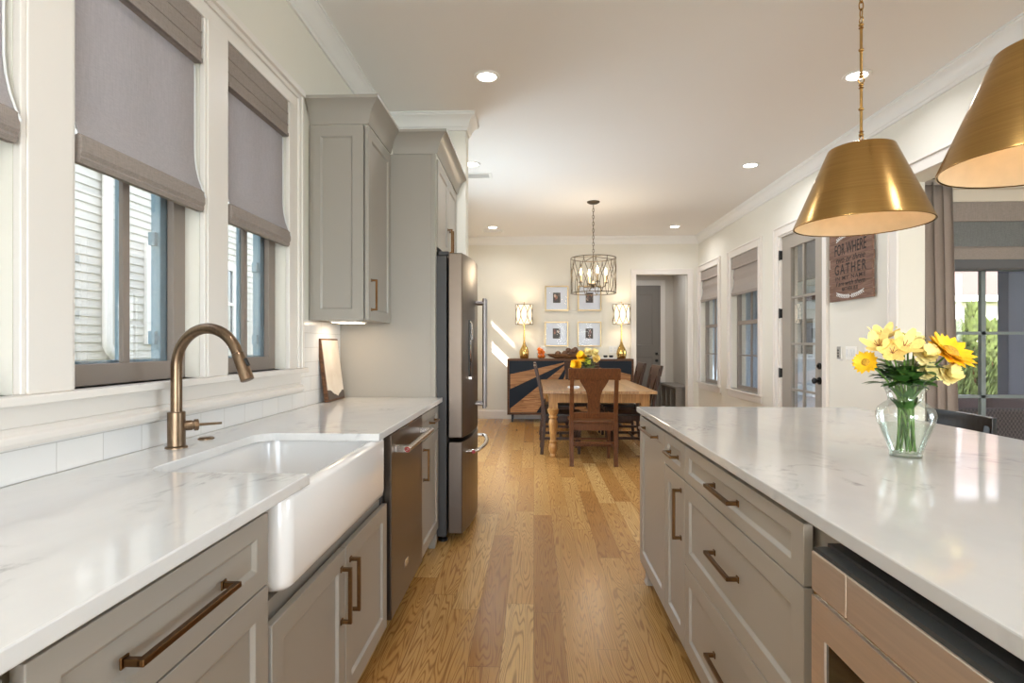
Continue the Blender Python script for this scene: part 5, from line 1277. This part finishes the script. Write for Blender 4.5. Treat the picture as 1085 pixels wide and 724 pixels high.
for x, h, r, lb in ((7.96, 1.72, .26, 'short bright green conifer nearest the curtain'), (8.28, 2.02, .30, 'tallest bright green conifer beyond the sunroom window'), (8.60, 1.72, .26, 'bright green conifer beside the slate patio post')): conifer(x, CY, h, r, lb)
# house across the yard
g = thing('far_house', 'white house with a brown shingle roof beyond the conifers', 'house', (16, 22, -.3)); obj('wall', box(8, 30, 18, 26, -.3, 2.7), M_EXTW, g); bm = BM(); prism(bm, [(17.4, 2.6), (17.4, 2.75), (22, 6.2), (26.6, 2.75), (26.6, 2.6)], 'x', 7.5, 30.5); obj('roof', bm, M_ROOF, g); obj('fascia', box(7.5, 30.5, 17.3, 17.4, 2.55, 2.72), M_EXTW, g); bm = BM(); tube(bm, [(16.4, 17.9, 2.6), (16.4, 17.9, 0)], .07, 10); obj('downpipe', bm, M_EXTW, g)
# outdoor fireplace seen through the glass door
t = thing('outdoor_fireplace', 'pale brick outdoor fireplace with a dark firebox seen through the glass door', 'fireplace', (7.0, 15.1, -.04)); MBK = NT('pale_brick'); b = MBK.n('ShaderNodeTexBrick'); MBK.l(MBK.pos(), b.inputs[0]); b.inputs['Scale'].default_value = 5; b.inputs['Color1'].default_value = lin((186, 190, 192)); b.inputs['Color2'].default_value = lin((204, 208, 210)); b.inputs['Mortar'].default_value = lin((206, 208, 208)); MBK.col(b.outputs[0]); MBK = MBK.m
obj('chimney_breast', wall_cells(BM(), 'x', 7.2, 7.9, 13.6, 16.6, -.04, 2.95, [(14.9, 16.2, 1.0, 1.95)]), MBK, t); obj('mantel', box(7.02, 7.25, 14.3, 16.5, 2.4, 2.52), M_RAYD, t, bevel=.01); obj('firebox', box(7.5, 7.6, 14.9, 16.2, 1.0, 1.95), M_BLACK, t); obj('hearth', box(6.8, 7.2, 14.1, 16.1, -.04, .25), MBK, t, bevel=.01)
t = thing('privacy_wall', 'pale blue grey boarded patio wall seen through the dining windows', 'wall', (6.3, 17, -.3)); MPW = pbr('privacy_wall_paint', (140, 156, 172), .7)
bm = BM()
for i in range(26): bx(bm, 3.2 + i * .24, 3.2 + i * .24 + .225, 17.0, 17.06, -.3, 3.0)
obj('boards', bm, MPW, t); obj('rail', bx(box(3.2, 9.5, 17.06, 17.12, .4, .5), 3.2, 9.5, 17.06, 17.12, 2.3, 2.4), MPW, t)
